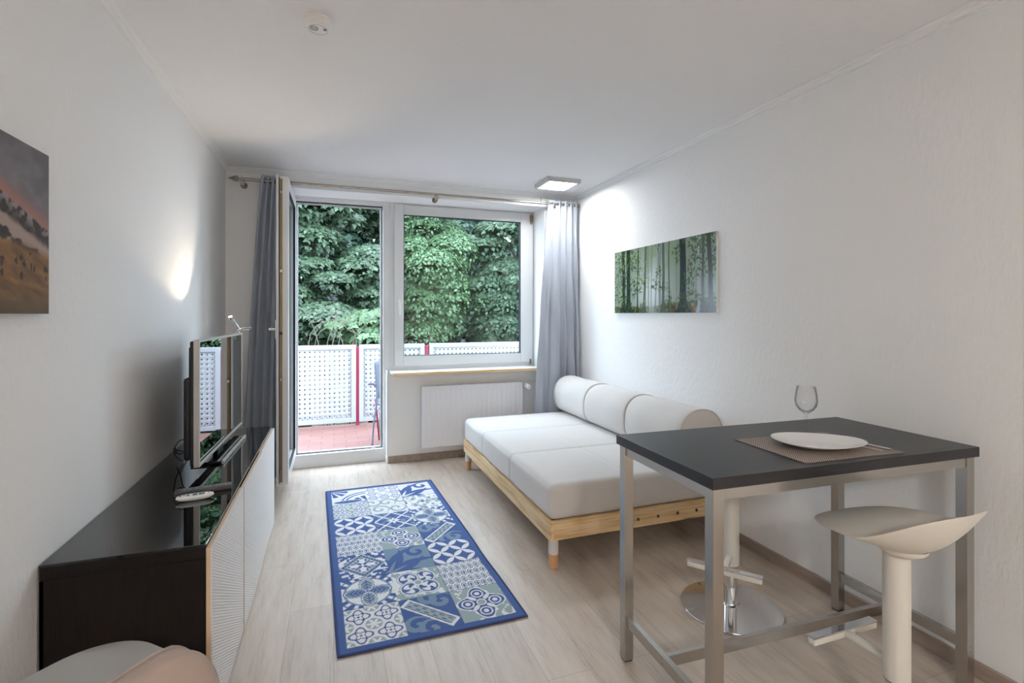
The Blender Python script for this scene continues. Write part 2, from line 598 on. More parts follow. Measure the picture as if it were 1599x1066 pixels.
# ================================================================== BALCONY DOOR
FY = 4.91
def frame_rect(mb, x0, x1, z0, z1, w, y0, y1, bev=0.003, wl=None, wr=None, wt=None, wb_=None):
    wl = w if wl is None else wl; wr = w if wr is None else wr; wt = w if wt is None else wt; wb_ = w if wb_ is None else wb_
    mb.box(x0, x0 + wl, y0, y1, z0, z1, bev)
    mb.box(x1 - wr, x1, y0, y1, z0, z1, bev)
    mb.box(x0 + wl - 0.001, x1 - wr + 0.001, y0, y1, z1 - wt, z1, bev)
    mb.box(x0 + wl - 0.001, x1 - wr + 0.001, y0, y1, z0, z0 + wb_, bev)
    return mb
door = thing('door_1', (0.05, FY, 0), None, None, kind='structure')
m = MB(); frame_rect(m, -0.37, 0.502, 0.0, LZ, 0.04, FY, 4.955, wr=0.062, wt=0.038, wb_=0.118); m.build('door_frame', M_pvc, door)
m = MB(); frame_rect(m, -0.332, 0.442, 0.112, 2.424, 0.008, 4.950, 4.965, 0, wt=0.012, wb_=0.01); m.build('gasket', M_gasket, door)
m = MB(); frame_rect(m, -0.334, 0.444, 0.10, 2.43, 0.026, 4.96, 5.0, 0.002, wt=0.03, wb_=0.03); m.build('frame_stop', M_alu, door)
for z in (0.20, 1.12, 1.33, 2.32):
    MB().box(0.436, 0.446, 4.925, 4.955, z, z + 0.05, 0.002).build('strike_plate', M_satin, door)
MB().box(0.34, 0.37, 4.915, 4.94, 0.118, 0.125, 0.001).build('corner_clip', M_white_gloss, door)
# leaf, swung open ninety degrees into the room
leafd = thing('door_2', (-0.35, 4.87, 0.13), None, None, kind='structure')
LX0, LX1, LY0, LY1, LZ0, LZ1 = -0.388, -0.318, 4.07, 4.868, 0.13, 2.412
m = MB()
sw = 0.085
for (a, b) in ((LY0, LY0 + sw), (LY1 - sw, LY1)):
    m.box(LX0 + 0.001, LX1, a, b, LZ0, LZ1, 0.004)
m.box(LX0 + 0.001, LX1, LY0 + sw - 0.001, LY1 - sw + 0.001, LZ1 - sw, LZ1, 0.004)
m.box(LX0 + 0.001, LX1, LY0 + sw - 0.001, LY1 - sw + 0.001, LZ0, LZ0 + sw, 0.004)
m.box(LX0 - 0.012, LX0 + 0.004, LY0 - 0.012, LY1, LZ0 - 0.008, LZ1 + 0.012, 0.002)   # overlap flange
m2 = MB(); 
m.build('door_sash', M_pvc, leafd)
MB().box(LX0 + 0.014, LX0 + 0.030, LY0 - 0.004, LY0 + 0.002, LZ0 + 0.02, LZ1 - 0.02).build('lock_strip', M_brass, leafd)
MB().box(LX0 + 0.006, LX0 + 0.012, LY0 - 0.003, LY0 + 0.002, LZ0 + 0.01, LZ1 - 0.01).build('gasket', M_gasket, leafd)
for z in (0.22, 0.9, 1.24, 1.70, 2.28):
    MB().box(LX0 + 0.013, LX0 + 0.031, LY0 - 0.008, LY0 - 0.003, z, z + 0.022, 0.001).build('locking_cam', M_gasket if z == 1.24 else M_satin, leafd)
m = MB()
for (y0, y1, z0, z1) in ((LY0 + sw, LY0 + sw + 0.008, LZ0 + sw, LZ1 - sw), (LY1 - sw - 0.008, LY1 - sw, LZ0 + sw, LZ1 - sw), (LY0 + sw, LY1 - sw, LZ0 + sw, LZ0 + sw + 0.008), (LY0 + sw, LY1 - sw, LZ1 - sw - 0.008, LZ1 - sw)):
    m.box(LX1 - 0.018, LX1 + 0.001, y0, y1, z0, z1)
m.build('glazing_seal', M_gasket, leafd)
MB().box(-0.358, -0.346, LY0 + sw, LY1 - sw, LZ0 + sw, LZ1 - sw).build('pane', M_glass, leafd)
h = MB().box(LX0 - 0.022, LX0 - 0.012, LY0 + 0.02, LY0 + 0.05, 1.21, 1.35, 0.003)
h.cyl((LX0 - 0.02, LY0 + 0.035, 1.28), (LX0 - 0.06, LY0 + 0.035, 1.28), 0.009, n=16)
h.box(LX0 - 0.066, LX0 - 0.050, LY0 + 0.026, LY0 + 0.150, 1.27, 1.292, 0.005)
h.build('door_handle', M_white_gloss, leafd, 0.6)

# ================================================================== WINDOW
win = thing('window_1', (1.25, FY, 0.86), None, None, kind='structure')
m = MB(); frame_rect(m, 0.502, 1.99, 0.852, LZ, 0.045, FY, 4.985, 0.003, wl=0.05, wr=0.04, wt=0.03); m.build('window_frame', M_pvc, win)
m = MB(); frame_rect(m, 0.544, 1.966, 0.892, 2.443, 0.088, 4.893, 4.95, 0.005, wr=0.135, wt=0.094, wb_=0.098); m.build('window_sash', M_pvc, win)
m = MB(); frame_rect(m, 0.630, 1.834, 0.988, 2.351, 0.007, 4.899, 4.94, 0, ); m.build('glazing_seal', M_gasket, win)
MB().box(0.632, 1.832, 4.928, 4.94, 0.99, 2.349).build('pane', M_glass, win)
h = MB().box(0.578, 0.602, 4.884, 4.893, 1.44, 1.535, 0.003)
h.cyl((0.59, 4.886, 1.49), (0.59, 4.856, 1.49), 0.009, n=16).box(0.581, 0.599, 4.848, 4.862, 1.385, 1.50, 0.005)
h.build('window_handle', M_white_gloss, win, 0.6)
h = MB().cyl((1.945, 4.885, 2.33), (1.945, 4.885, 2.435), 0.008, n=12).box(1.93, 1.96, 4.88, 4.893, 2.35, 2.42, 0.002)
h.build('hinge', M_brass, win)
h = MB().cyl((1.935, 4.885, 0.885), (1.935, 4.885, 0.925), 0.009, n=12).cyl((1.935, 4.885, 0.868), (1.935, 4.885, 0.885), 0.007, n=12)
h.build('hinge', M_brass, win)

# window sill
sill = thing('window_sill', (1.2, 4.8, 0.832), None, None, kind='structure')
MB().box(0.500, 1.968, 4.685, 4.91, 0.840, 0.856, 0.002).build('sill_top', M_white_gloss, sill)
MB().box(0.512, 1.960, 4.678, 4.82, 0.829, 0.8395, 0.001).build('sill_board', M_pineX, sill)
MB().box(0.514, 1.955, 4.672, 4.685, 0.829, 0.853, 0.001).build('sill_front_edge', M_pineX, sill)

# ================================================================== RADIATOR
rad = thing('radiator', (1.28, 4.77, 0.13), 'white panel radiator with vertical ribs mounted under the window sill', 'radiator')
rx0, rx1, rz0, rz1, ry = 0.785, 1.785, 0.135, 0.712, 4.722
xs, ys = [], []
pitch = (rx1 - rx0 - 0.06) / 19
xs += [rx0, rx0 + 0.03]; ys += [0, 0]
for k in range(19):
    a = rx0 + 0.03 + k * pitch
    xs += [a + pitch * 0.12, a + pitch * 0.30, a + pitch * 0.70, a + pitch * 0.88]; ys += [0, 0.007, 0.007, 0]
xs += [rx1 - 0.03, rx1]; ys += [0, 0]
zs = [rz0, rz0 + 0.045, rz0 + 0.06, rz1 - 0.05, rz1 - 0.035, rz1]; zf = [0, 0, 1, 1, 0, 0]
V = np.array([[x, ry + y * f, z] for x, y in zip(xs, ys) for z, f in zip(zs, zf)])
raw_mesh('front_panel', V, grid_faces(len(xs), len(zs)), 4, M_radiator, rad)
m = MB().box(rx0, rx1, ry + 0.006, ry + 0.03, rz0, rz1, 0.003).box(rx0 - 0.003, rx0 + 0.012, ry - 0.002, ry + 0.06, rz0 - 0.002, rz1 + 0.002, 0.003).box(rx1 - 0.012, rx1 + 0.003, ry - 0.002, ry + 0.06, rz0 - 0.002, rz1 + 0.002, 0.003)
m.box(rx0 + 0.01, rx1 - 0.01, ry + 0.035, ry + 0.058, rz0 + 0.01, rz1 - 0.01, 0.003)
m.build('casing', M_radiator, rad)
m = MB()
for k in range(44):
    a = rx0 + 0.02 + k * (rx1 - rx0 - 0.04) / 44
    m.box(a, a + 0.012, ry + 0.006, ry + 0.055, rz1 - 0.001, rz1 + 0.003)
m.build('top_grille', M_radiator, rad)
v = MB().cyl((rx1, ry + 0.03, rz1 - 0.03), (rx1 + 0.035, ry + 0.03, rz1 - 0.03), 0.010, n=14).cyl((rx1 + 0.035, ry + 0.03, rz1 - 0.03), (rx1 + 0.05, ry + 0.03, rz1 - 0.03), 0.016, n=14)
v.tube([(rx1 + 0.042, ry + 0.03, rz1 - 0.01), (rx1 + 0.042, ry + 0.06, rz1 - 0.005), (1.96, ry + 0.075, rz1 - 0.005)], 0.008)
v.build('valve_pipe', M_radiator, rad, 0.6)
k = MB().cyl((rx1 + 0.045, ry + 0.02, rz1 - 0.04), (rx1 + 0.052, ry - 0.035, rz1 - 0.048), 0.026, 0.029, n=24).cyl((rx1 + 0.052, ry - 0.035, rz1 - 0.048), (rx1 + 0.053, ry - 0.044, rz1 - 0.0485), 0.029, 0.022, n=24)
k.build('thermostat_knob', M_white_gloss, rad, 0.6)

# ================================================================== CURTAIN ROD, CURTAINS
RZ, RY = 2.470, 4.50
rod = thing('curtain_rod', (0.7, RY, RZ), 'long satin steel curtain rod with pointed finials above door and window', 'curtain rod')
MB().cyl((-0.72, RY, RZ), (2.29, RY, RZ), 0.0125, n=20).build('rod', M_satin, rod, 0.6)
MB().cyl((-0.72, RY, RZ), (-0.735, RY, RZ), 0.024, 0.024, n=20).cyl((-0.735, RY, RZ), (-0.79, RY, RZ), 0.024, 0.002, n=20).build('finial', M_satin, rod, 0.6)
MB().cyl((2.29, RY, RZ), (2.31, RY, RZ), 0.022, 0.012, n=20).build('finial', M_satin, rod, 0.6)
for x in (-0.69, 0.875, 2.03):
    MB().cyl((x, YB, RZ - 0.03), (x, YB - 0.012, RZ - 0.03), 0.026, n=20).cyl((x, YB, RZ - 0.03), (x, RY, RZ - 0.028), 0.008, n=12).cyl((x, RY - 0.014, RZ - 0.03), (x, RY + 0.014, RZ - 0.03), 0.017, n=16).cyl((x, RY, RZ - 0.03), (x, RY, RZ), 0.009, n=12).build('bracket', M_satin, rod, 0.6)

def curtain(name, top, bot, nfold, amp_t, amp_b, ztop, zbot, yc, label, seed, flat=0.0, bulge=0.0, lean=(0, 0)):
    rs = random.Random(seed)
    nu, nv = 26 * nfold, 60
    ph = [rs.uniform(-0.5, 0.5) for _ in range(nfold + 2)]
    am = [rs.uniform(0.7, 1.25) for _ in range(nfold + 2)]
    V = []
    for i in range(nu + 1):
        u = i / nu
        for j in range(nv + 1):
            t = j / nv
            z = ztop + (zbot - ztop) * t
            e = t ** 0.8
            x0 = top[0] + (bot[0] - top[0]) * e; x1 = top[1] + (bot[1] - top[1]) * e
            if u < flat: uu = u / flat * 0.0; 
            k = u * nfold
            ki = int(k)
            a = am[ki] * (1 - (k - ki)) + am[ki + 1] * (k - ki)
            p = ph[ki] * (1 - (k - ki)) + ph[ki + 1] * (k - ki)
            amp = (amp_t + (amp_b - amp_t) * t) * a
            # flat panel at the leading side
            fl = 1 - flat * (1 - min(1, u / 0.35)) if flat else 1
            # uneven widths: spread the leading part wider towards the hem
            us = u ** (1 + flat * 0.0)
            if flat: us = u * (1 + 0.9 * flat * (1 - u) * (0.3 + 0.7 * t))
            s = math.sin(2 * math.pi * (k + p * t * 0.8) + seed)
            s = math.copysign(abs(s) ** 0.75, s)
            x = x0 + (x1 - x0) * us + 0.012 * math.sin(2 * math.pi * k * 2 + seed * 2) * (1 - t * 0.5)
            y = yc + amp * s * fl + 0.006 * math.sin(z * 9 + u * 14)
            V.append((x, y, z))
    root = thing(name, ((top[0] + top[1]) / 2, yc, zbot), label, 'curtain')
    o = raw_mesh('cloth', V, grid_faces(nu + 1, nv + 1), 4, M_curtain, root, 3.2)
    md = o.modifiers.new('thick', 'SOLIDIFY'); md.thickness = 0.003
    for k in range(nfold):
        m = MB()
        x = top[0] + (top[1] - top[0]) * (k + 0.5) / nfold
        pts = [(x + 0.004 * math.cos(a), RY + 0.019 * math.cos(a), RZ + 0.019 * math.sin(a)) for a in [2 * math.pi * q / 20 for q in range(20)]]
        m.tube(pts, 0.003, 6, closed=True)
        m.build('eyelet', M_satin, root, 1.0)
    return root
curtain('curtain', (-0.545, -0.395), (-0.70, -0.43), 4, 0.030, 0.050, 2.512, 0.045, 4.50, 'dark blue-grey curtain gathered behind the open balcony door', 3)
curtain('curtain', (1.985, 2.285), (1.80, 2.30), 5, 0.026, 0.034, 2.505, 0.03, 4.50, 'silvery grey satin curtain hanging in the corner behind the sofa bed', 8, flat=0.9)

# round cable cover plate above the curtain rod
o = thing('cable_cover_plate', (1.965, YB, 2.533), 'small round white cover disc on the back wall below the ceiling panel', 'wall plate')
MB().cyl((1.965, YB, 2.520), (1.965, YB - 0.012, 2.520), 0.035, 0.031, n=32).build('disc', M_white_gloss, o, 0.6)
MB().cyl((1.965, YB - 0.011, 2.520), (1.965, YB - 0.015, 2.520), 0.005, n=12).build('screw', M_grey_btn, o)
MB().tube([(1.97, YB - 0.004, 2.535), (1.955, YB - 0.02, 2.552), (1.93, YB - 0.12, 2.578), (1.905, 4.33, 2.581)], 0.003, 6).build('cable', M_white_gloss, o)

# ================================================================== CEILING PANEL, SMOKE DETECTOR
cx, cyy = 1.905, 4.15
lp = thing('ceiling_light', (cx, cyy, ZC), 'square white LED panel lamp, lit, on the ceiling near the window corner', 'ceiling light')
hs = 0.158
m = MB(); 
for (x0, x1, y0, y1) in ((cx - hs, cx + hs, cyy - hs, cyy - hs + 0.026), (cx - hs, cx + hs, cyy + hs - 0.026, cyy + hs), (cx - hs, cx - hs + 0.026, cyy - hs + 0.026, cyy + hs - 0.026), (cx + hs - 0.026, cx + hs, cyy - hs + 0.026, cyy + hs - 0.026)):
    m.box(x0, x1, y0, y1, ZC - 0.036, ZC, 0.002)
m.build('frame', M_panelframe, lp)
MB().box(cx - hs + 0.026, cx + hs - 0.026, cyy - hs + 0.026, cyy + hs - 0.026, ZC - 0.030, ZC - 0.02).build('diffuser', M_panel, lp)
hl = thing('ceiling_light', (0.1, -2.2, ZC), 'square warm fill panel added out of view on the ceiling behind the camera', 'ceiling light')  # added unseen fill panel, brightens the near half of the room
MB().box(-0.12, 0.32, -2.42, -1.98, ZC - 0.03, ZC, 0.002).build('frame', M_smooth, hl)
MB().box(-0.10, 0.30, -2.40, -2.00, ZC - 0.033, ZC - 0.0301).build('diffuser', M_fill, hl)

sd = thing('smoke_detector', (-0.06, 2.185, ZC), 'round white smoke detector on the ceiling', 'smoke detector')
MB().lathe([(0, 0), (0.052, 0), (0.053, -0.012), (0.051, -0.014), (0.051, -0.018), (0.054, -0.020), (0.053, -0.034), (0.047, -0.040), (0, -0.041)], (-0.06, 2.185, ZC), 48).build('housing', M_white_gloss, sd, 0.7)
m = MB().tube([(-0.075 + 0.015 * math.cos(a), 2.178 + 0.015 * math.sin(a), ZC - 0.041) for a in [2 * math.pi * q / 24 for q in range(24)]], 0.0012, 6, closed=True)
for k in range(5):
    m.box(-0.085 + k * 0.005, -0.083 + k * 0.005, 2.170, 2.186, ZC - 0.0425, ZC - 0.0405)
m.build('sounder_grille', M_grey_btn, sd)
MB().box(-0.040, -0.028, 2.17, 2.182, ZC - 0.0425, ZC - 0.0405).build('sensor_window', M_grey_btn, sd)
MB().tube([(-0.06 + 0.036 * math.cos(a), 2.185 + 0.036 * math.sin(a), ZC - 0.0405) for a in [2 * math.pi * q / 40 for q in range(40)]], 0.001, 6, closed=True).build('test_button_ring', M_silver, sd)

# ================================================================== PICTURES
def forest_pic(u, v):
    W = 2.36
    x = u * W; y = v
    mist = np.array([0.60, 0.66, 0.64]); dk = np.array([0.10, 0.15, 0.12]); pale = np.array([0.86, 0.90, 0.91])
    C = lerp(np.broadcast_to(np.array([0.47, 0.53, 0.47]), u.shape + (3,)), np.broadcast_to(pale, u.shape + (3,)), np.exp(-((u - 0.43) / 0.16) ** 2 - ((v - 0.35) / 0.42) ** 2) * 1.05)
    n = fbm(x * 9, y * 9, 5)
    C = lerp(C, np.broadcast_to(np.array([0.46, 0.56, 0.38]), C.shape), (sstep(0.40, 0.65, n)) * sstep(0.35, 0.9, v) * 0.6)
    # thin far trunks
    rs = np.random.RandomState(4)
    for k in range(26):
        c = rs.rand(); wd = 0.002 + rs.rand() * 0.004
        C = lerp(C, np.broadcast_to(np.array([0.40, 0.45, 0.43]), C.shape), (np.abs(u - c - 0.004 * np.sin(v * 4 + k)) < wd) * 0.55)
    # ground
    gl = 0.10 + 0.10 * sstep(0.55, 1.0, u) + 0.04 * np.exp(-((u - 0.62) / 0.12) ** 2) + 0.02 * fbm(x * 8, y * 0 + 3, 9)
    g = fbm(x * 26, y * 26, 12)
    gc = lerp(np.broadcast_to(np.array([0.16, 0.16, 0.09]), C.shape), np.broadcast_to(np.array([0.42, 0.44, 0.24]), C.shape), sstep(0.4, 0.7, g))
    C = lerp(C, gc, sstep(gl, gl - 0.03, v) * (1 - 0.8 * np.exp(-((u - 0.43) / 0.07) ** 2)))
    C = lerp(C, np.broadcast_to(np.array([0.34, 0.16, 0.09]), C.shape), sstep(0.16, 0.10, v) * sstep(0.5, 0.62, fbm(x * 16, y * 16, 31)) * sstep(0.55, 0.7, u) * 0.8)
    for (c, wd, col, lean, al) in ((0.055, 0.005, (0.35, 0.38, 0.33), 0, .6), (0.115, 0.019, (0.09, 0.12, 0.13), -0.004, 1), (0.175, 0.024, (0.08, 0.10, 0.115), 0.0, 1), (0.285, 0.008, (0.12, 0.17, 0.12), 0.004, .9),
                                   (0.365, 0.013, (0.27, 0.31, 0.27), 0.012, .9), (0.49, 0.007, (0.45, 0.5, 0.48), 0.02, .8), (0.515, 0.008, (0.42, 0.47, 0.45), -0.005, .8), (0.555, 0.014, (0.26, 0.29, 0.27), 0.0, .9), (0.61, 0.006, (0.22, 0.26, 0.23), 0.0, .9), (0.68, 0.004, (0.4, 0.44, 0.42), 0, .8),
                                   (0.735, 0.030, (0.045, 0.085, 0.09), -0.004, 1), (0.865, 0.008, (0.55, 0.62, 0.66), 0, .9), (0.90, 0.012, (0.25, 0.25, 0.25), 0, .9), (0.955, 0.018, (0.17, 0.18, 0.19), -0.012, 1)):
        flare = 1 + 0.9 * np.exp(-(v - 0.06) / 0.06)
        cc = c + lean * (v - 0.5) * 2 + 0.002 * np.sin(v * 7 + c * 30)
        C = lerp(C, np.broadcast_to(np.array(col), C.shape), sstep(wd * flare, wd * flare * 0.75, np.abs(u - cc)) * al * sstep(0.0, 0.03, v + 0.02))
    # leaf sprays
    lf = fbm(x * 44, y * 44, 40, 3); big = fbm(x * 5, y * 5, 50, 2)
    mask = sstep(0.50, 0.60, lf) * sstep(0.42, 0.6, big + 0.45 * sstep(0.36, 0.0, u) + 0.25 * sstep(0.78, 0.9, u) * sstep(0.3, 0.7, v) + 0.15 * sstep(0.5, 1, v) - 0.25 * np.exp(-((u - 0.45) / 0.1) ** 2))
    C = lerp(C, np.broadcast_to(np.array([0.16, 0.24, 0.12]), C.shape), mask * 0.85)
    lf2 = fbm(x * 34, y * 34, 60, 3)
    C = lerp(C, np.broadcast_to(np.array([0.55, 0.66, 0.34]), C.shape), sstep(0.62, 0.70, lf2) * sstep(0.45, 0.6, fbm(x * 6, y * 6, 70, 2)) * 0.8 * (u < 0.42))
    return C ** 1.75 * 0.92

def mountain_pic(u, v):
    W = 1.9
    x = u * W; y = v
    C = np.zeros(u.shape + (3,))
    sky = lerp(np.broadcast_to(np.array([0.47, 0.44, 0.45]), C.shape), np.broadcast_to(np.array([0.38, 0.36, 0.38]), C.shape), sstep(0.5, 0.9, v))
    sky = lerp(sky, np.broadcast_to(np.array([0.56, 0.55, 0.57]), C.shape), sstep(0.45, 0.75, fbm(x * 3, y * 5, 3)) * 0.5)
    ridge = 0.66 - 0.62 * (u - 0.75) + 0.02 * fbm(x * 22, y * 0, 4)
    glow = np.exp(-((v - ridge) / 0.07) ** 2)
    C = lerp(sky, np.broadcast_to(np.array([0.72, 0.46, 0.40]), C.shape), glow * 0.75)
    n = fbm(x * 34, y * 34, 8, 5)
    rock = lerp(np.broadcast_to(np.array([0.17, 0.14, 0.13]), C.shape), np.broadcast_to(np.array([0.56, 0.52, 0.52]), C.shape), sstep(0.45, 0.6, n) * sstep(-0.12, 0.0, v - ridge))
    C = lerp(C, rock, sstep(0.004, -0.004, v - ridge))
    fog = sstep(0.50, 0.62, fbm(x * 9, y * 13, 15) + 0.35 * np.exp(-((v - (ridge - 0.15)) / 0.05) ** 2))
    C = lerp(C, np.broadcast_to(np.array([0.66, 0.57, 0.53]), C.shape), fog * sstep(-0.07, -0.13, v - ridge))
    hill = 0.40 - 0.12 * (u - 0.75) + 0.015 * np.sin(x * 9)
    hc = lerp(np.broadcast_to(np.array([0.36, 0.25, 0.14]), C.shape), np.broadcast_to(np.array([0.60, 0.43, 0.24]), C.shape), fbm(x * 9, y * 30 + x * 8, 25, 5) * 1.3 - 0.15)
    hc = lerp(hc, np.broadcast_to(np.array([0.32, 0.27, 0.19]), C.shape), sstep(0.18, 0.0, v) * 0.7)
    C = lerp(C, hc, sstep(0.04, -0.03, v - hill))
    rs = np.random.RandomState(2)
    for k in range(46):
        a = 0.3 + rs.rand() * 0.7; b = 0.2 + rs.rand() * 0.16; h_ = 0.008 + rs.rand() * 0.02; w_ = 0.004 + rs.rand() * 0.007
        C = lerp(C, np.broadcast_to(np.array([0.13, 0.12, 0.12]), C.shape), (((u - a) / w_) ** 2 + ((v - b) / h_) ** 2 < 1) * 0.85)
    return C ** 2.1 * 0.9

def picture(name, x, ya, yb, z0, z1, sgn, thick, fn, mface, medge, label, nx, nz):
    """sgn: direction the picture faces along X; u runs left to right for the viewer"""
    root = thing(name, (x, (ya + yb) / 2, z0), label, 'picture')
    MB().box(min(x, x + sgn * thick), max(x, x + sgn * thick), min(ya, yb), max(ya, yb), z0, z1, 0.001).build('panel', medge, root)
    u, v = np.meshgrid(np.linspace(0, 1, nx), np.linspace(0, 1, nz), indexing='ij')
    V = np.stack([np.full(u.size, x + sgn * (thick + 0.0006)), (ya + (yb - ya) * u).ravel() * 1.0, (z0 + (z1 - z0) * v).ravel()], 1)
    o = raw_mesh('print', V, grid_faces(nx, nz), 4, mface, root)
    C = fn(u.ravel(), v.ravel())
    colour_attr(o, C)
    return root
picture('wall_picture', XR - 0.001, 3.835, 2.600, 1.402, 1.925, -1, 0.018, forest_pic, M_forest, M_acryl_edge, 'wide glossy print of a misty green forest on the right wall', 460, 190)
picture('wall_picture', XL + 0.001, 0.98, 1.875, 1.392, 1.862, 1, 0.022, mountain_pic, M_mount, M_white_canvas_edge, 'canvas print of foggy orange mountain meadows on the left wall', 360, 200)

# ================================================================== RUG
def rug_colours(X, Y, W, H):
    BL = np.array(S(66, 92, 146)[:3]); CR = np.array(S(222, 222, 224)[:3]); GG = np.array(S(150, 166, 168)[:3]); NV = np.array(S(50, 72, 120)[:3]); SB = np.array(S(116, 138, 160)[:3])
    C = np.broadcast_to(BL, X.shape + (3,)).copy()
    b = 0.036
    tw = (W - 2 * b) / 3; th = (H - 2 * b) / 7
    inside = (X > b) & (X < W - b) & (Y > b) & (Y < H - b)
    ci = np.clip(((X - b) / tw).astype(int), 0, 2); ri = np.clip(((Y - b) / th).astype(int), 0, 6)   # row 0 = near end
    u = (X - b) / tw - ci; v = (Y - b) / th - ri
    layout = {  # from the far end (6) to the near end (0), columns left..right
        6: ('fan', 'lace', 'leaf'), 5: ('flor4', 'scroll', 'pale'), 4: ('petal', 'lattice', 'butterfly'), 3: ('hex', 'rosette', 'bar'),
        2: ('diamond', 'leaf', 'petal'), 1: ('butterfly', 'quatre', 'hex'), 0: ('vine', 'bar2', 'rosette')}
    def B(c): return np.broadcast_to(c, (np.count_nonzero(sel), 3)).copy()
    for r in range(7):
        for c in range(3):
            sel = inside & (ri == r) & (ci == c)
            if not sel.any(): continue
            kind = layout[r][c]
            p, q = u[sel], v[sel]
            px, py = p - 0.5, q - 0.5
            rad = np.hypot(px, py); ang = np.arctan2(py, px)
            if kind == 'petal':
                D = B(BL); fx = (p * 4) % 1; fy = (q * 4) % 1
                for (sx, sy) in ((0, 0), (1, 0), (0, 1), (1, 1)):
                    pass
                # petals: lens shapes along the diagonals
                a = (fx + fy - 1) ; b_ = (fx - fy)
                l1 = (np.abs(a) < 0.27 * (np.clip(1 - (b_ / 1.0) ** 2, 0, 1)) * 1.35)
                l2 = (np.abs(b_) < 0.27 * (np.clip(1 - (a / 1.0) ** 2, 0, 1)) * 1.35)
                cell = ((p * 4).astype(int) + (q * 4).astype(int)) % 2
                D[np.where(cell == 0, l1, l2)] = CR
            elif kind == 'hex':
                D = B(CR)
                sx, sy = p * 7, q * 4.5
                row = np.floor(sy).astype(int); sx2 = sx + 0.5 * (row % 2)
                hx = np.abs((sx2 % 1) - 0.5); hy = np.abs((sy % 1) - 0.5)
                d_ = np.maximum(hx * 1.05, hx * 0.55 + hy * 0.85)
                D[d_ < 0.44] = BL; D[d_ < 0.34] = CR; D[d_ < 0.25] = GG; D[(hx < 0.07) & (hy < 0.22)] = NV
            elif kind == 'rosette':
                D = B(GG)
                g = fbm(p * 9, q * 9, 3, 2); D[g > 0.62] = CR
                k = 0.37 + 0.085 * np.cos(4 * ang)
                D[rad < k + 0.03] = CR; D[rad < k] = BL
                for a0 in range(4):
                    th_ = a0 * math.pi / 2
                    cx_, cy_ = 0.27 * math.cos(th_), 0.27 * math.sin(th_)
                    d2 = np.hypot(px - cx_, py - cy_)
                    D[(d2 < 0.125) & (d2 > 0.095)] = CR; D[(d2 < 0.05)] = CR
                    th2 = th_ + math.pi / 4
                    cx_, cy_ = 0.24 * math.cos(th2), 0.24 * math.sin(th2)
                    t_ = (px * math.cos(th2) + py * math.sin(th2)); s_ = np.abs(-px * math.sin(th2) + py * math.cos(th2))
                    D[(s_ < 0.045 * (1 - ((t_ - 0.2) / 0.13) ** 2)) & (t_ > 0)] = CR
                D[rad < 0.10] = CR; D[rad < 0.075] = GG; D[(rad > 0.10) & (rad < 0.115)] = NV
            elif kind == 'quatre':
                D = B(GG); g = fbm(p * 8, q * 8, 13, 2); D[g > 0.55] = CR
                for a0 in range(4):
                    th_ = math.pi / 4 + a0 * math.pi / 2
                    cx_, cy_ = 0.25 * math.cos(th_), 0.25 * math.sin(th_)
                    d2 = np.hypot(px - cx_, py - cy_); an = np.arctan2(py - cy_, px - cx_)
                    D[d2 < 0.235] = CR
                    D[(d2 < 0.235) & (d2 > 0.215)] = GG
                    D[(d2 < 0.19) & (d2 > 0.155)] = BL
                    D[(d2 < 0.155) & (np.sin(3 * an + 14 * d2 + a0) > 0.35) & (d2 > 0.03)] = BL
                D[rad < 0.10] = CR; D[rad < 0.07] = GG
            elif kind in ('bar', 'bar2'):
                D = B(BL)
                sg = 1 if kind == 'bar' else -1
                t_ = (px * 0.707 + sg * py * 0.707); s_ = (-sg * px * 0.707 + py * 0.707)
                for (cx_, cy_) in ((-0.28, 0.28 * sg), (0.30, -0.30 * sg), (-0.05, 0.42 * sg), (0.1, -0.42 * sg)):
                    d2 = np.hypot(px - cx_, py - cy_); an = np.arctan2(py - cy_, px - cx_)
                    sp = np.sin(an + 26 * d2)
                    D[(d2 < 0.24) & (sp > 0.0)] = SB
                D[(np.abs(s_) < 0.135) & (np.abs(t_) < 0.56)] = CR
                D[(np.abs(s_) < 0.085) & (np.abs(t_) < 0.50)] = GG
                D[(np.abs(np.abs(s_) - 0.085) < 0.01) & (np.abs(t_) < 0.50)] = NV
                D[(np.abs(s_ - 0.035 * np.sign(np.sin(t_ * 34))) < 0.014) & (np.abs(t_) < 0.46)] = BL
            elif kind == 'leaf':
                D = B(SB if r == 2 else CR * 0.9 + SB * 0.1)
                for k_ in range(7):
                    a0 = -0.35 + k_ * 0.33
                    cx_, cy_ = -0.5, -0.5
                    dx, dy = p, q
                    rr = np.hypot(dx, dy); an = np.arctan2(dy, dx) + 0.5 * (rr - 0.5) * (1 if k_ % 2 else -1)
                    D[(np.abs(an - a0) * rr < 0.085 * np.sin(np.clip((rr - 0.1) / (0.9 + 0.2 * (k_ % 2)), 0, 1) * math.pi)) & (rr > 0.1)] = BL
                d2 = np.hypot(p - 0.72, q - 0.75); an = np.arctan2(q - 0.75, p - 0.72)
                D[(d2 < 0.24) & (np.sin(an * 1 + 24 * d2) > 0.1)] = BL
            elif kind == 'lattice':
                D = B(BL)
                D[fbm(p * 14, q * 14, 23, 2) > 0.56] = SB
                for sgn_ in (1, -1):
                    t_ = (p + sgn_ * q) * 2.0
                    f = np.abs((t_ % 1) - 0.5)
                    D[f > 0.44] = CR
                fl = rad < 0.10 + 0.06 * np.cos(4 * ang); D[fl] = CR; D[rad < 0.03] = BL
            elif kind == 'diamond':
                D = B(BL); D[fbm(p * 12, q * 12, 33, 2) > 0.55] = CR
                m_ = np.abs(px) + np.abs(py)
                D[(m_ > 0.33) & (m_ < 0.5)] = SB; D[(np.abs(m_ - 0.34) < 0.012) | (np.abs(m_ - 0.49) < 0.012)] = CR
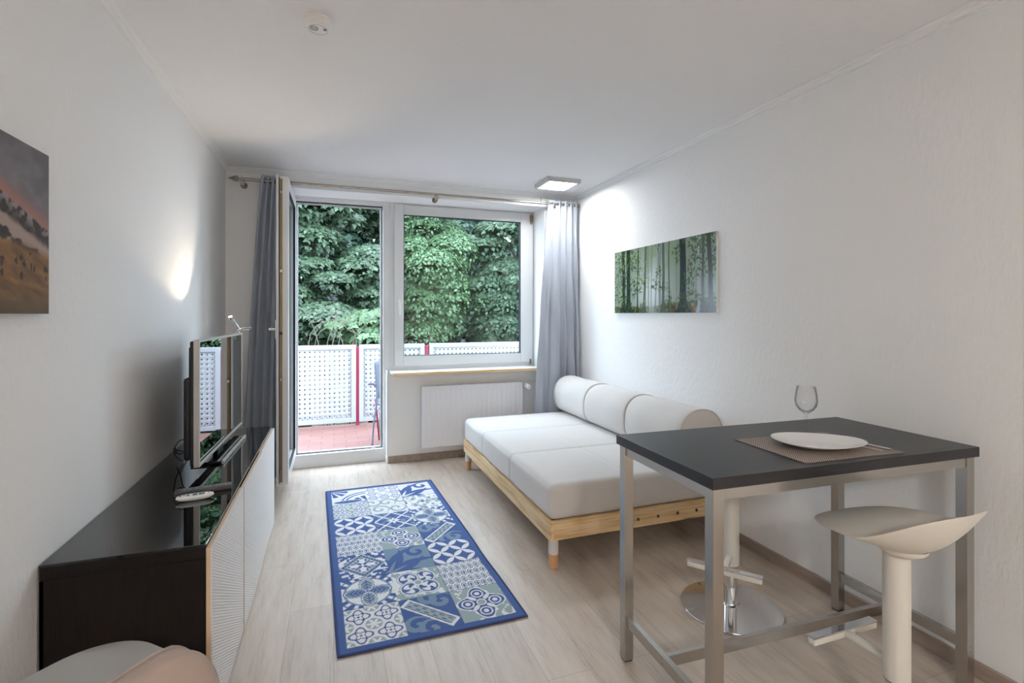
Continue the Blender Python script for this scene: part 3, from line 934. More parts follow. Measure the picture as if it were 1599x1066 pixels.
                D[((m_ > 0.37) & (m_ < 0.46)) & (np.sin((px - py * np.sign(px * py)) * 60) > 0.3)] = NV
                i_ = m_ < 0.33; D[i_] = BL
                D[i_ & (rad < 0.17 + 0.10 * np.cos(4 * ang))] = CR
                D[i_ & (rad < 0.10 + 0.07 * np.cos(4 * ang + math.pi))] = BL; D[rad < 0.035] = CR
                D[i_ & (np.abs(np.sin(8 * ang)) > 0.93) & (rad > 0.12)] = CR
            elif kind == 'butterfly':
                D = B(CR)
                D[(np.sin(rad * 46) > 0.55) & (rad > 0.38)] = SB
                fan = (np.abs(np.sin(ang * 9)) > 0.62) & (rad > 0.46) & (np.abs(np.sin(2 * ang)) > 0.5)
                D[fan] = BL
                for a0 in range(4):
                    th_ = a0 * math.pi / 2
                    cx_, cy_ = 0.235 * math.cos(th_), 0.235 * math.sin(th_)
                    t_ = (px - cx_) * math.cos(th_) + (py - cy_) * math.sin(th_); s_ = -(px - cx_) * math.sin(th_) + (py - cy_) * math.cos(th_)
                    e = np.sqrt((t_ / 0.24) ** 2 + (s_ / 0.155) ** 2)
                    D[(e < 1.0)] = BL; D[e < 0.90] = CR; D[e < 0.82] = GG if a0 % 2 else SB
                    D[(e < 0.74) & (np.abs(s_ - 0) < 0.012)] = BL
                    D[(e < 0.66) & (np.sin(70 * (t_ + np.abs(s_))) > 0.1)] = BL
            elif kind == 'fan':
                D = B(CR)
                r0 = np.hypot(p - 1, q); a_ = np.arctan2(q, 1 - p)
                D[(np.sin(r0 * 52) > 0.2) & (r0 > 0.55) & (r0 < 0.85)] = BL
                D[(r0 < 0.5)] = CR; D[(r0 < 0.46) & (np.abs(np.sin(a_ * 6)) > 0.5)] = BL
                r1 = np.hypot(p, q - 1); D[(r1 < 0.5) & (np.abs(np.sin(np.arctan2(1 - q, p) * 6)) > 0.55)] = BL
                e = np.sqrt(((p - 0.45) / 0.5) ** 2 + ((q - 0.12) / 0.12) ** 2); D[e < 1] = CR; D[(e < 0.8)] = BL
            elif kind == 'flor4':
                D = B(GG); fx, fy = (p * 2) % 1 - 0.5, (q * 2) % 1 - 0.5
                rr = np.hypot(fx, fy); an = np.arctan2(fy, fx)
                D[rr < 0.44] = CR; D[(rr < 0.40) & (np.cos(8 * an) > -0.2) & (rr > 0.12)] = BL; D[(np.abs(np.sin(4 * an)) < 0.16)] = CR
                D[(rr > 0.24) & (rr < 0.28)] = CR; D[rr < 0.09] = BL; D[rr < 0.05] = CR
            elif kind == 'lace':
                D = B(CR); fx, fy = (p * 3) % 1 - 0.5, (q * 3) % 1 - 0.5
                rr = np.hypot(fx, fy); an = np.arctan2(fy, fx)
                D[np.abs(rr - 0.36 - 0.05 * np.cos(6 * an)) < 0.045] = BL; D[np.abs(rr - 0.16) < 0.035] = SB
                D[(rad < 0.14 + 0.05 * np.cos(8 * ang))] = CR; D[np.abs(rad - 0.15 - 0.05 * np.cos(8 * ang)) < 0.012] = SB
            elif kind == 'scroll':
                D = B(CR * 0.97)
                for (cx_, cy_, s_) in ((0.25, 0.3, 1), (0.72, 0.3, -1), (0.5, 0.75, 1), (0.08, 0.8, -1), (0.95, 0.8, 1)):
                    d2 = np.hypot(p - cx_, q - cy_); an = np.arctan2(q - cy_, p - cx_)
                    D[(d2 < 0.27) & (np.sin(s_ * an + 30 * d2) > 0.45)] = GG
            elif kind == 'pale':
                D = B(CR); g = fbm(p * 10, q * 10, 43, 2); D[g > 0.55] = GG
                for cx_ in (0.5,):
                    fx, fy = (p * 2) % 1 - 0.5, (q * 2) % 1 - 0.5
                    rr = np.hypot(fx, fy); an = np.arctan2(fy, fx)
                    D[(np.abs(rr - 0.3 - 0.1 * np.cos(4 * an)) < 0.03)] = CR; D[rr < 0.1] = SB
                    rr2 = np.hypot(np.abs(fx) - 0.5, np.abs(fy) - 0.5); D[rr2 < 0.12] = BL
            else:  # vine
                D = B(CR); fx, fy = (p * 2) % 1 - 0.5, (q * 2) % 1 - 0.5
                rr = np.hypot(fx, fy); an = np.arctan2(fy, fx)
                rr2 = np.hypot(np.abs(fx) - 0.5, np.abs(fy) - 0.5); an2 = np.arctan2(np.abs(fy) - 0.5, np.abs(fx) - 0.5)
                D[rr2 < 0.30] = GG; D[(rr2 < 0.19 + 0.09 * np.cos(6 * an2))] = CR
                D[np.abs(rr - 0.33 - 0.075 * np.cos(4 * an)) < 0.035] = BL
                D[np.abs(rr - 0.17 - 0.05 * np.cos(4 * an + math.pi)) < 0.024] = NV; D[rr < 0.05] = BL
            # thin joint between the tiles
            D[(p < 0.006) | (q < 0.006)] = NV
            C[sel] = D
    edge = (X < 0.006) | (X > W - 0.006) | (Y < 0.008) | (Y > H - 0.008)
    C[edge] = NV
    # woven grain
    C *= (0.94 + 0.12 * np.random.RandomState(1).rand(*X.shape))[..., None]
    return C
RW, RH = 0.822, 2.035
nx, ny = 300, 720
gx, gy = np.meshgrid(np.linspace(0, RW, nx), np.linspace(0, RH, ny), indexing='ij')
rx, ryy = gx.ravel(), gy.ravel()
zz = np.full(rx.shape, 0.008)
zz = zz + 0.010 * np.exp(-((rx - RW + 0.02) / 0.05) ** 2 - ((ryy - 0.60) / 0.09) ** 2)       # the small ripple at the right edge
zz = zz - 0.005 * ((rx < 0.003) | (rx > RW - 0.003) | (ryy < 0.003) | (ryy > RH - 0.003))
rz_ = math.radians(2.1)
ox, oy = 0.016, 2.150
ex = 0.010 * np.exp(-((ryy - 0.60) / 0.12) ** 2) * sstep(0.5, 0.82, rx)
lx = rx - ex; ly = ryy
wx = ox + lx * math.cos(rz_) - ly * math.sin(rz_); wy = oy + lx * math.sin(rz_) * 0.15 + ly * math.cos(rz_)
rug = thing('patterned_rug', (0.4, 3.2, 0), 'blue and cream rug of patchwork ornamental tiles lying on the floor', 'rug')
pile = raw_mesh('woven_surface', np.stack([wx, wy, zz], 1), grid_faces(nx, ny), 4, M_rug, rug)
colour_attr(pile, rug_colours(rx, ryy, RW, RH))
# bound edge
def rp(x, y, z=0.005):
    return (ox + x * math.cos(rz_) - y * math.sin(rz_), oy + x * math.sin(rz_) * 0.15 + y * math.cos(rz_), z)
M_bind = mat('navy_rug_binding', S(52, 66, 112), 0.95)
def bp(x, y):
    e = 0.010 * math.exp(-((y - 0.60) / 0.12) ** 2) if x > RW * 0.9 else 0
    z = 0.0055 + (0.009 * math.exp(-((y - 0.60) / 0.09) ** 2) if x > RW * 0.9 else 0)
    return rp(x - e, y, z)
path = [bp(x, 0) for x in np.linspace(0, RW, 30)[:-1]] + [bp(RW, y) for y in np.linspace(0, RH, 80)[:-1]] + [bp(x, RH) for x in np.linspace(RW, 0, 30)[:-1]] + [bp(0, y) for y in np.linspace(RH, 0, 60)[:-1]]
MB().tube(path, 0.005, 8, closed=True).build('binding', M_bind, rug, 3.2)

# ================================================================== TV SIDEBOARD
sb = thing('tv_sideboard', (-0.6, 2.76, 0), 'long low dark sideboard with black glass top and white ribbed doors', 'sideboard')
CX0, CX1, CY0, CY1 = XL + 0.006, -0.392, 1.862, 3.672
m = MB().box(CX0, CX1, CY0, CY0 + 0.018, 0.0, 0.602, 0.001).box(CX0, CX1, CY1 - 0.018, CY1, 0.0, 0.602, 0.001).box(CX0, CX1, CY0, CY1, 0.6035, 0.640, 0.001)
m.box(CX0, CX0 + 0.01, CY0, CY1, 0, 0.602).box(CX0, CX1, CY0 + 0.018, CY1 - 0.018, 0.03, 0.048)
for k in (1, 2):
    yy = CY0 + (CY1 - CY0) * k / 3
    m.box(CX0, CX1 - 0.002, yy - 0.016, yy + 0.016, 0, 0.602)
m.box(CX0, CX1 - 0.03, CY0 + 0.018, CY1 - 0.018, 0.30, 0.316)
m.build('body', M_dark, sb)
MB().box(CX0, CX1 + 0.004, CY0 - 0.003, CY1 + 0.003, 0.6415, 0.650, 0.0012).build('glass_top', M_blackglass, sb)
dl = (CY1 - CY0) / 3
for k in range(3):
    y0 = CY0 + k * dl + (0.002 if k else -0.002); y1 = CY0 + (k + 1) * dl - 0.002
    dx = (0.0, 0.0045, 0.0)[k]
    d = MB().box(CX1 + 0.016 + dx, CX1 + 0.0200 + dx, y0, y1, 0.012, 0.636, 0.0008).build('door', M_rib, sb)
    d['label'] = 'white diagonally ribbed door'
    MB().box(CX1 + 0.003 + dx, CX1 + 0.016 + dx, y0, y1, 0.012, 0.636, 0.0006).build('edge_band', M_birch, d)

# ================================================================== TV
tv = thing('television', (-0.6, 3.11, 0.65), 'flat screen television with silver bezel standing on the black glass sideboard', 'television')
TA = math.atan2(0.026, 0.96)
TM = Matrix.Translation((-0.575, 3.11, 0)) @ Matrix.Rotation(-TA, 4, 'Z')
# local frame: +X is the screen normal, Y along the width
def tvb(mb, name, mt, par=tv, smooth=None):
    return mb.xform(TM).build(name, mt, par, smooth)
hw = 0.482
m = MB().box(-0.028, 0.0, -hw + 0.004, hw - 0.004, 0.700, 1.268, 0.006).box(-0.060, -0.028, -hw + 0.02, hw - 0.02, 0.72, 1.10, 0.015).box(-0.045, -0.028, -hw + 0.05, hw - 0.05, 1.08, 1.24, 0.008)
tvb(m, 'housing', M_tvblack)
m = MB()
zb0, zb1 = 0.694, 1.274
for (y0, y1, z0, z1) in ((-hw, -hw + 0.014, zb0, zb1), (hw - 0.010, hw, zb0, zb1), (-hw + 0.014, hw - 0.010, zb1 - 0.012, zb1), (-hw + 0.014, hw - 0.010, zb0, zb0 + 0.016)):
    m.box(-0.012, 0.012, y0, y1, z0, z1, 0.002)
tvb(m, 'bezel', M_silver)
m = MB().box(0.0, 0.0095, -hw + 0.013, hw - 0.009, zb0 + 0.015, zb1 - 0.011)
tvb(m, 'screen', M_screen)
m = MB().box(-0.03, -0.005, -0.06, 0.06, 0.655, 0.72, 0.004)
tvb(m, 'neck', M_tvblack)
m = MB().box(-0.075, 0.058, -0.285, 0.275, 0.651, 0.6645, 0.002)
b_ = tvb(m, 'stand_base', M_blackglass)
m = MB().box(0.0585, 0.070, -0.287, 0.277, 0.651, 0.668, 0.002)
tvb(m, 'base_front_bar', M_silver, b_)
for y in (-0.16, -0.11, -0.07, 0.02, 0.09, 0.12, 0.19):
    tvb(MB().box(0.070, 0.0706, y, y + 0.008, 0.656, 0.663), 'button', M_grey_rem, b_)
m = MB().box(-0.075, -0.0605, -hw + 0.16, -hw + 0.30, 0.74, 0.92, 0.003)
tvb(m, 'socket_box', M_tvblack)
c = [(-0.64, 2.74, 0.80), (-0.665, 2.70, 0.81), (-0.69, 2.71, 0.78), (-0.695, 2.75, 0.74), (-0.68, 2.77, 0.73), (-0.665, 2.73, 0.75), (-0.68, 2.70, 0.765), (-0.71, 2.76, 0.76), (-0.72, 2.84, 0.70), (-0.71, 2.92, 0.656)]
def smooth_path(pts, n=8):
    pts = [Vector(p) for p in pts]; out = []
    for i in range(len(pts) - 1):
        p0, p1, p2, p3 = pts[max(i - 1, 0)], pts[i], pts[i + 1], pts[min(i + 2, len(pts) - 1)]
        for k in range(n):
            t = k / n
            out.append(0.5 * ((2 * p1) + (p2 - p0) * t + (2 * p0 - 5 * p1 + 4 * p2 - p3) * t * t + (-p0 + 3 * p1 - 3 * p2 + p3) * t ** 3))
    out.append(pts[-1])
    return out
MB().tube(smooth_path(c), 0.0022, 6).build('cable', M_black, tv, 3.2)
MB().tube(smooth_path([(-0.635, 2.68, 0.72), (-0.65, 2.665, 0.69), (-0.67, 2.71, 0.656), (-0.72, 2.85, 0.656)]), 0.0022, 6).build('cable', M_black, tv, 3.2)

# reading lamp clipped on top of the television
rl = thing('gooseneck_lamp', (-0.58, 3.50, 1.275), 'tiny lit gooseneck spot lamp clipped on top of the television', 'lamp')
hx, hy, hz = -0.600, 3.50, 1.372
MB().tube(smooth_path([(hx + 0.012, hy + 0.01, hz - 0.012), (-0.575, 3.525, 1.335), (-0.558, 3.55, 1.302), (-0.535, 3.56, 1.292), (-0.505, 3.565, 1.296), (-0.500, 3.555, 1.306), (-0.525, 3.545, 1.308), (-0.555, 3.54, 1.298), (-0.572, 3.535, 1.286)]), 0.0035, 8).build('gooseneck', M_chrome, rl, 3.2)
MB().box(-0.590, -0.555, 3.515, 3.555, 1.262, 1.288, 0.003).build('clip', M_silver, rl)
aim = Vector((-0.15, -0.36, 0.76)).normalized()
hp = Vector((hx, hy, hz))
MB().cyl(hp - aim * 0.016, hp + aim * 0.006, 0.008, 0.014, n=20, caps=False).cyl(hp - aim * 0.024, hp - aim * 0.016, 0.006, 0.008, n=16).build('lamp_head', M_chrome, rl, 0.8)
MB().cyl(hp - aim * 0.006, hp + aim * 0.004, 0.009, n=16).build('bulb', M_bulb, rl)
sp = bpy.data.lights.new('gooseneck_lamp_beam', 'SPOT')
sp.energy = SPOT_WATT; sp.color = (1.0, 0.80, 0.55); sp.spot_size = math.radians(106); sp.spot_blend = 0.45; sp.shadow_soft_size = 0.006
so = bpy.data.objects.new('gooseneck_lamp_beam', sp); COL.objects.link(so)
so.location = hp + aim * 0.012
so.rotation_euler = aim.to_track_quat('-Z', 'Y').to_euler()
setparent(so, rl)

# remotes
def remote(name, loc, ang, L_, W_, Hh, mt, label, buttons, oval=False):
    r = thing(name, loc, label, 'remote control')
    M = Matrix.Translation(loc) @ Matrix.Rotation(ang, 4, 'Z')
    if not oval:
        MB().box(-L_ / 2, L_ / 2, -W_ / 2, W_ / 2, 0, Hh, 0.004, 3).xform(M).build('case', mt, r, 0.8)
    else:
        o = []
        m = MB()
        prof = []
        nn = 40
        rings = []
        for (s, z) in ((0.55, 0.0), (0.85, 0.004), (1.0, 0.012), (0.97, 0.018), (0.88, 0.0205)):
            rings.append([m.bm.verts.new((L_ / 2 * s * math.copysign(abs(math.cos(a)) ** 0.8, math.cos(a)), W_ / 2 * s * math.copysign(abs(math.sin(a)) ** 0.8, math.sin(a)), z)) for a in [2 * math.pi * q / nn for q in range(nn)]])
        for A, B_ in zip(rings, rings[1:]):
            for q in range(nn): m.bm.faces.new((A[q], A[(q + 1) % nn], B_[(q + 1) % nn], B_[q]))
        m.bm.faces.new(rings[0][::-1]); m.bm.faces.new(rings[-1])
        m.xform(M).build('case', mt, r, 0.8)
        Hh = 0.0205
    m = MB()
    for (x, y, w_, h_) in buttons:
        m.box(x - w_ / 2, x + w_ / 2, y - h_ / 2, y + h_ / 2, Hh - 0.001, Hh + 0.0015, 0.0006, 1)
    o = m.xform(M).build('keypad', M_olive_btn if oval else M_grey_btn, r)
    return r
bt = [(-0.085 + 0.011 * i, -0.012 + 0.012 * j, 0.007, 0.007) for i in range(16) for j in range(3) if (i * 3 + j) % 11]
remote('remote_control', (-0.513, 2.408, 0.6502), math.radians(11), 0.205, 0.046, 0.02, M_grey_rem, 'long dark grey remote control lying on the glass top behind the white one', bt)
bt = [(-0.05, 0, 0.008, 0.008), (-0.037, 0.004, 0.008, 0.005), (-0.024, 0, 0.010, 0.014), (0.0, 0, 0.016, 0.018), (0.020, 0.0, 0.015, 0.022), (0.031, 0, 0.006, 0.02), (0.047, 0, 0.006, 0.006)]
remote('remote_control', (-0.523, 2.318, 0.6502), math.radians(9), 0.132, 0.044, 0.02, M_white_gloss, 'small white oval remote control in front of the dark grey one', bt, oval=True)

# ================================================================== SOFA BED
sf = thing('sofa_bed', (1.7, 3.48, 0), 'white cushioned day bed with pine frame along the right wall', 'sofa bed')
SX0, SX1, SY0, SY1 = 1.105, 2.300, 2.500, 4.425
MB().box(SX0, SX0 + 0.026, SY0 + 0.001, SY1, 0.158, 0.262, 0.002).build('side_rail', M_pineY, sf)
MB().box(SX1 - 0.026, SX1, SY0 + 0.001, SY1, 0.158, 0.262, 0.002).build('side_rail', M_pineY, sf)
er = MB().box(SX0 + 0.0262, SX1 - 0.027, SY0, SY0 + 0.026, 0.158, 0.262, 0.002).build('end_rail', M_pineX, sf)
MB().box(SX0 + 0.0262, SX1 - 0.027, SY1 - 0.026, SY1, 0.158, 0.262, 0.002).build('end_rail', M_pineX, sf)
for x in (1.660, 1.797, 1.934, 2.072):
    bb = MB().cyl((x, SY0 - 0.003, 0.205), (x, SY0 + 0.004, 0.205), 0.010, n=20).build('bolt', M_satin, er)
    MB().cyl((x, SY0 - 0.0036, 0.205), (x, SY0 - 0.003, 0.205), 0.0055, n=8).build('bolt_socket', M_black, er)
m = MB()
for k in range(12):
    y = SY0 + 0.09 + k * 0.155
    m.box(SX0 + 0.0262, SX1 - 0.0262, y, y + 0.06, 0.235, 0.250)
m.build('slats', M_pineX, sf)
for (x, y) in ((SX0 + 0.034, SY0 + 0.032), (SX0 + 0.034, SY1 - 0.04), (SX1 - 0.04, SY0 + 0.032), (SX1 - 0.04, SY1 - 0.04)):
    lg = MB().cyl((x, y, 0.078), (x, y, 0.158), 0.0275, n=28).build('leg', M_legplast, sf, 0.8)
    lg['label'] = 'leg with white upper sleeve'
    MB().cyl((x, y, 0.004), (x, y, 0.078), 0.0245, 0.026, n=28).cyl((x, y, 0.0), (x, y, 0.004), 0.02, n=20).build('wooden_foot', M_legwood, lg, 0.8)
MX0, MX1, MY0, MY1, MZ0, MZ1 = SX0 + 0.004, SX1 - 0.002, SY0 + 0.002, SY1 - 0.005, 0.2625, 0.455
seams = (MY0 + (MY1 - MY0) * 0.350, MY0 + (MY1 - MY0) * 0.690)
def mdisp(P, Nn):
    g = np.zeros(len(P))
    for s in seams: g += 0.010 * np.exp(-((P[:, 1] - s) / 0.007) ** 2)
    for s in (1.62,): g += 0.0035 * np.exp(-((P[:, 0] - s) / 0.008) ** 2) * (Nn[:, 2] > 0.7)
    sec = np.zeros(len(P)); edges = [MY0, seams[0], seams[1], MY1]
    for a, b in zip(edges, edges[1:]):
        t = (P[:, 1] - a) / (b - a); sec += np.where((t >= 0) & (t < 1), np.sin(np.clip(t, 0, 1) * math.pi) ** 0.5, 0)
    tx = np.clip((P[:, 0] - MX0) / (MX1 - MX0), 0, 1)
    puff = 0.010 * sec * np.where(Nn[:, 2] > 0.5, np.sin(tx * math.pi) ** 0.4, 0.5)
    wr = 0.0022 * (fbm(P[:, 0] * 3 + P[:, 2] * 8, P[:, 1] * 3, 77, 3) - 0.5) + 0.0016 * np.sin(P[:, 1] * 260 + 2 * np.sin(P[:, 1] * 30)) * (np.abs(Nn[:, 0]) > 0.5) * np.exp(-((P[:, 2] - 0.40) / 0.05) ** 2) * sstep(MY0 + 0.7, MY0 + 1.0, P[:, 1])
    out = P.copy()
    out += Nn * (puff - g + wr)[:, None]
    out[:, 2] = np.maximum(out[:, 2], MZ0)
    out[:, 0] = np.clip(out[:, 0], SX0 - 0.006, SX1 + 0.005)
    return out
mt_ = rbox('mattress', MX0, MX1, MY0, MY1, MZ0, MZ1, 0.042, 0.012, M_cotton, sf, mdisp)
# three bolsters along the wall
BY = [4.405, 3.800, 3.180, 2.545]
BX0, BX1, BZ0, BZ1 = 1.985, 2.318, 0.462, 0.800
def bol_prof(n=64):
    pts = []
    for k in range(n):
        a = 2 * math.pi * k / n - math.pi / 2
        ca, sa = math.cos(a), math.sin(a)
        e = 0.88 if sa > 0 else 0.62
        x = (BX0 + BX1) / 2 + (BX1 - BX0) / 2 * math.copysign(abs(ca) ** (e if sa > 0 else 0.75), ca)
        z = (BZ0 + BZ1) / 2 + (BZ1 - BZ0) / 2 * math.copysign(abs(sa) ** (e + 0.05), sa)
        pts.append((x, z))
    return pts
prof = bol_prof()
pcx, pcz = (BX0 + BX1) / 2, (BZ0 + BZ1) / 2
for i in range(3):
    y1, y0 = BY[i] - 0.003, BY[i + 1] + 0.003
    lab = ('white bolster cushion at the window end of the day bed', 'white bolster cushion in the middle of the day bed', 'white bolster cushion at the end of the day bed nearest the bar table')[i]
    b = thing('bolster_cushion', (pcx, (y0 + y1) / 2, BZ0), lab, 'cushion', 'bolsters along the wall on the day bed')
    rows = []
    ysamp = [(0.0, 0.0), (0.001, 0.5), (0.002, 0.9), (0.006, 0.97), (0.015, 0.988), (0.04, 0.997)]
    Yv = [(y0 + d, s) for d, s in ysamp] + [(y0 + 0.04 + (y1 - y0 - 0.08) * k / 16, 1.0) for k in range(1, 16)] + [(y1 - d, s) for d, s in ysamp[::-1]]
    V = []
    for (y, s) in Yv:
        for (x, z) in prof:
            wob = 0.003 * math.sin(y * 17 + z * 11) * s
            V.append((pcx + (x - pcx) * s + wob * (x - pcx) * 4, y, pcz + (z - pcz) * s + (wob if z > pcz else 0)))
    n = len(prof)
    F = [(r * n + k, r * n + (k + 1) % n, (r + 1) * n + (k + 1) % n, (r + 1) * n + k) for r in range(len(Yv) - 1) for k in range(n)]
    # bulging end caps are handled by the shrinking rows (flat discs)
    o = raw_mesh('cover', V, F, 4, M_cotton, b, 1.0)
    for ye in (y0 + 0.003, y1 - 0.003):
        MB().tube([(pcx + (x - pcx) * 0.992, ye, pcz + (z - pcz) * 0.992) for (x, z) in prof], 0.0042, 6, closed=True).build('piping', M_seam, b, 3.2)

# ================================================================== BAR TABLE
TR = math.radians(-1.9)
TC = Vector((1.668, 1.482, 0))
TMt = Matrix.Translation(TC) @ Matrix.Rotation(TR, 4, 'Z')
tb = thing('bar_table', TC, 'tall bar table with black top and brushed steel frame by the right wall', 'table')
def tbb(mb, name, mt, par=tb, smooth=None):
    return mb.xform(TMt).build(name, mt, par, smooth)
tw, td = 1.186, 0.576
tbb(MB().box(-tw / 2, tw / 2, -td / 2, td / 2, 0.864, 0.900, 0.0015), 'table_top', M_top)
lx, ly = tw / 2 - 0.030, td / 2 - 0.030
ls = 0.0195
for (sx, sy) in ((-1, 1), (-1, -1), (1, 1), (1, -1)):
    lg = tbb(MB().box(sx * lx - ls, sx * lx + ls, sy * ly - ls, sy * ly + ls, 0.006, 0.8638, 0.0015), 'leg', M_steel)
    tbb(MB().box(sx * lx - ls + 0.003, sx * lx + ls - 0.003, sy * ly - ls + 0.003, sy * ly + ls - 0.003, 0.0, 0.006), 'foot_cap', M_black, lg)
for sy in (-1, 1):
    tbb(MB().box(-lx + ls, lx - ls, sy * ly - ls + 0.004, sy * ly + ls - 0.014, 0.826, 0.8638, 0.001), 'apron_rail', M_steel)
for sx in (-1, 1):
    tbb(MB().box(sx * lx - ls + 0.006, sx * lx + ls - 0.012, -ly + ls, ly - ls, 0.826, 0.8638, 0.001), 'apron_rail', M_steel)
    br = tbb(MB().box(sx * lx - ls + 0.009, sx * lx + ls - 0.009, -ly + ls, ly - ls, 0.142, 0.182, 0.001), 'side_stretcher', M_steel)
    m = MB()
    for z in (0.152, 0.172):
        m.cyl((sx * lx - sx * -(ls - 0.009) , 0, z), (sx * lx + sx * (ls - 0.009) + sx * 0.001, 0, z), 0.0035, n=10)
    if sx < 0:
        m = MB()
        for z in (0.152, 0.172): m.cyl((-lx - ls + 0.008, 0, z), (-lx - ls + 0.0095, 0, z), 0.0035, n=10)
    tbb(m, 'screw', M_satin, br)
tbb(MB().box(-lx + ls - 0.009, lx - ls + 0.009, -0.010, 0.010, 0.142, 0.182, 0.001), 'long_stretcher', M_steel)
m = MB()
for z in (0.125, 0.145): m.cyl((lx - 0.002, -ly - ls - 0.0008, z + 0.015), (lx - 0.002, -ly - ls + 0.001, z + 0.015), 0.003, n=10)
tbb(m, 'leg_screw', M_satin)

# ---- placemat, plate, cutlery, glass
pm = MB().box(-0.223, 0.223, -0.162, 0.162, 0.9004, 0.9028, 0.0006)
pmo = pm.xform(Matrix.Translation((1.690, 1.386, 0)) @ Matrix.Rotation(math.radians(-2.6), 4, 'Z')).build('placemat', M_mat)
tag(pmo, 'brown and beige woven placemat under the plate on the bar table', 'placemat')
def plate():
    c = Vector((1.676, 1.372, 0.9030)); ang = math.radians(-26)
    m = MB(); n = 64
    prof = [(0.30, 0.0), (0.36, 0.0), (0.42, 0.003), (0.60, 0.006), (0.85, 0.017), (1.0, 0.026), (0.992, 0.0275), (0.97, 0.026), (0.82, 0.0205), (0.60, 0.011), (0.3, 0.0085), (0.0, 0.008)]
    rings = []
    for (r, z) in prof:
        if r == 0: rings.append([m.bm.verts.new((0, 0, z))]); continue
        ring = []
        for k in range(n):
            a = 2 * math.pi * k / n
            R = 1 + 0.035 * math.cos(3 * a + 0.6)
            ring.append(m.bm.verts.new((0.160 * r * R * math.cos(a), 0.118 * r * R * math.sin(a), z + (0.003 * math.cos(2 * a) * r * r))))
        rings.append(ring)
    m.bm.faces.new(rings[0][::-1])
    for A, B_ in zip(rings, rings[1:]):
        for k in range(n):
            j = (k + 1) % n
            if len(B_) == 1: m.bm.faces.new((A[k], A[j], B_[0]))
            else: m.bm.faces.new((A[k], A[j], B_[j], B_[k]))
    m.xform(Matrix.Translation(c) @ Matrix.Rotation(ang, 4, 'Z'))
    zmin = min(v.co.z for v in m.bm.verts)
    m.xform(Matrix.Translation((0, 0, 0.9030 - zmin)))
    return m.build('plate', M_porcelain, None, 3.2)
tag(plate(), 'white oval porcelain plate on the woven placemat', 'plate')
def knife():
    p0, p1 = Vector((1.885, 1.245, 0.9055)), Vector((1.842, 1.455, 0.9055))
    d = (p1 - p0); L_ = d.length
    M = Matrix.Translation(p0) @ d.to_track_quat('X', 'Z').to_matrix().to_4x4()
    k = thing('table_knife', p0, 'stainless table knife beside the plate on the placemat', 'knife')
    MB().box(0, L_ * 0.48, -0.006, 0.006, -0.0025, 0.0035, 0.002).xform(M).build('handle', M_chrome, k)
    MB().prism([(L_ * 0.48, -0.004, -0.0008), (L_ * 0.9, -0.006, -0.0008), (L_, 0.003, -0.0008), (L_ * 0.98, 0.007, -0.0008), (L_ * 0.48, 0.006, -0.0008)], (0, 0, 0.0016)).xform(M).build('blade', M_chrome, k)
knife()
def fork():
    p0, p1 = Vector((1.842, 1.243, 0.9050)), Vector((1.800, 1.425, 0.9050))
    d = (p1 - p0); L_ = d.length
    M = Matrix.Translation(p0) @ d.to_track_quat('X', 'Z').to_matrix().to_4x4()
    k = thing('table_fork', p0, 'stainless fork half under the plate, left of the knife', 'fork')
    MB().box(0, L_ * 0.62, -0.0045, 0.0045, -0.002, 0.001, 0.001).xform(M).build('handle', M_chrome, k)
    m = MB().box(L_ * 0.60, L_ * 0.75, -0.010, 0.010, -0.001, 0.001, 0.0008)
    for q in range(4): m.box(L_ * 0.74, L_, -0.010 + q * 0.0055, -0.0075 + q * 0.0055, -0.001, 0.0006)
    m.xform(M).build('tines', M_chrome, k)
fork()
wg = MB()
prof = [(0, 0.0), (0.031, 0.0), (0.0315, 0.0012), (0.020, 0.003), (0.008, 0.007), (0.004, 0.014), (0.0036, 0.05), (0.004, 0.082), (0.010, 0.090), (0.026, 0.102), (0.038, 0.120), (0.0415, 0.140), (0.0395, 0.165), (0.0335, 0.198), (0.0325, 0.1985), (0.0318, 0.198), (0.0380, 0.165), (0.0400, 0.140), (0.0362, 0.121), (0.024, 0.1045), (0.008, 0.0945), (0, 0.0935)]
wg.lathe(prof, (1.792, 1.512, 0.9031), 56)
tag(wg.build('wine_glass', M_wine, None, 3.2), 'empty clear stemmed wine glass standing behind the plate', 'wine glass')

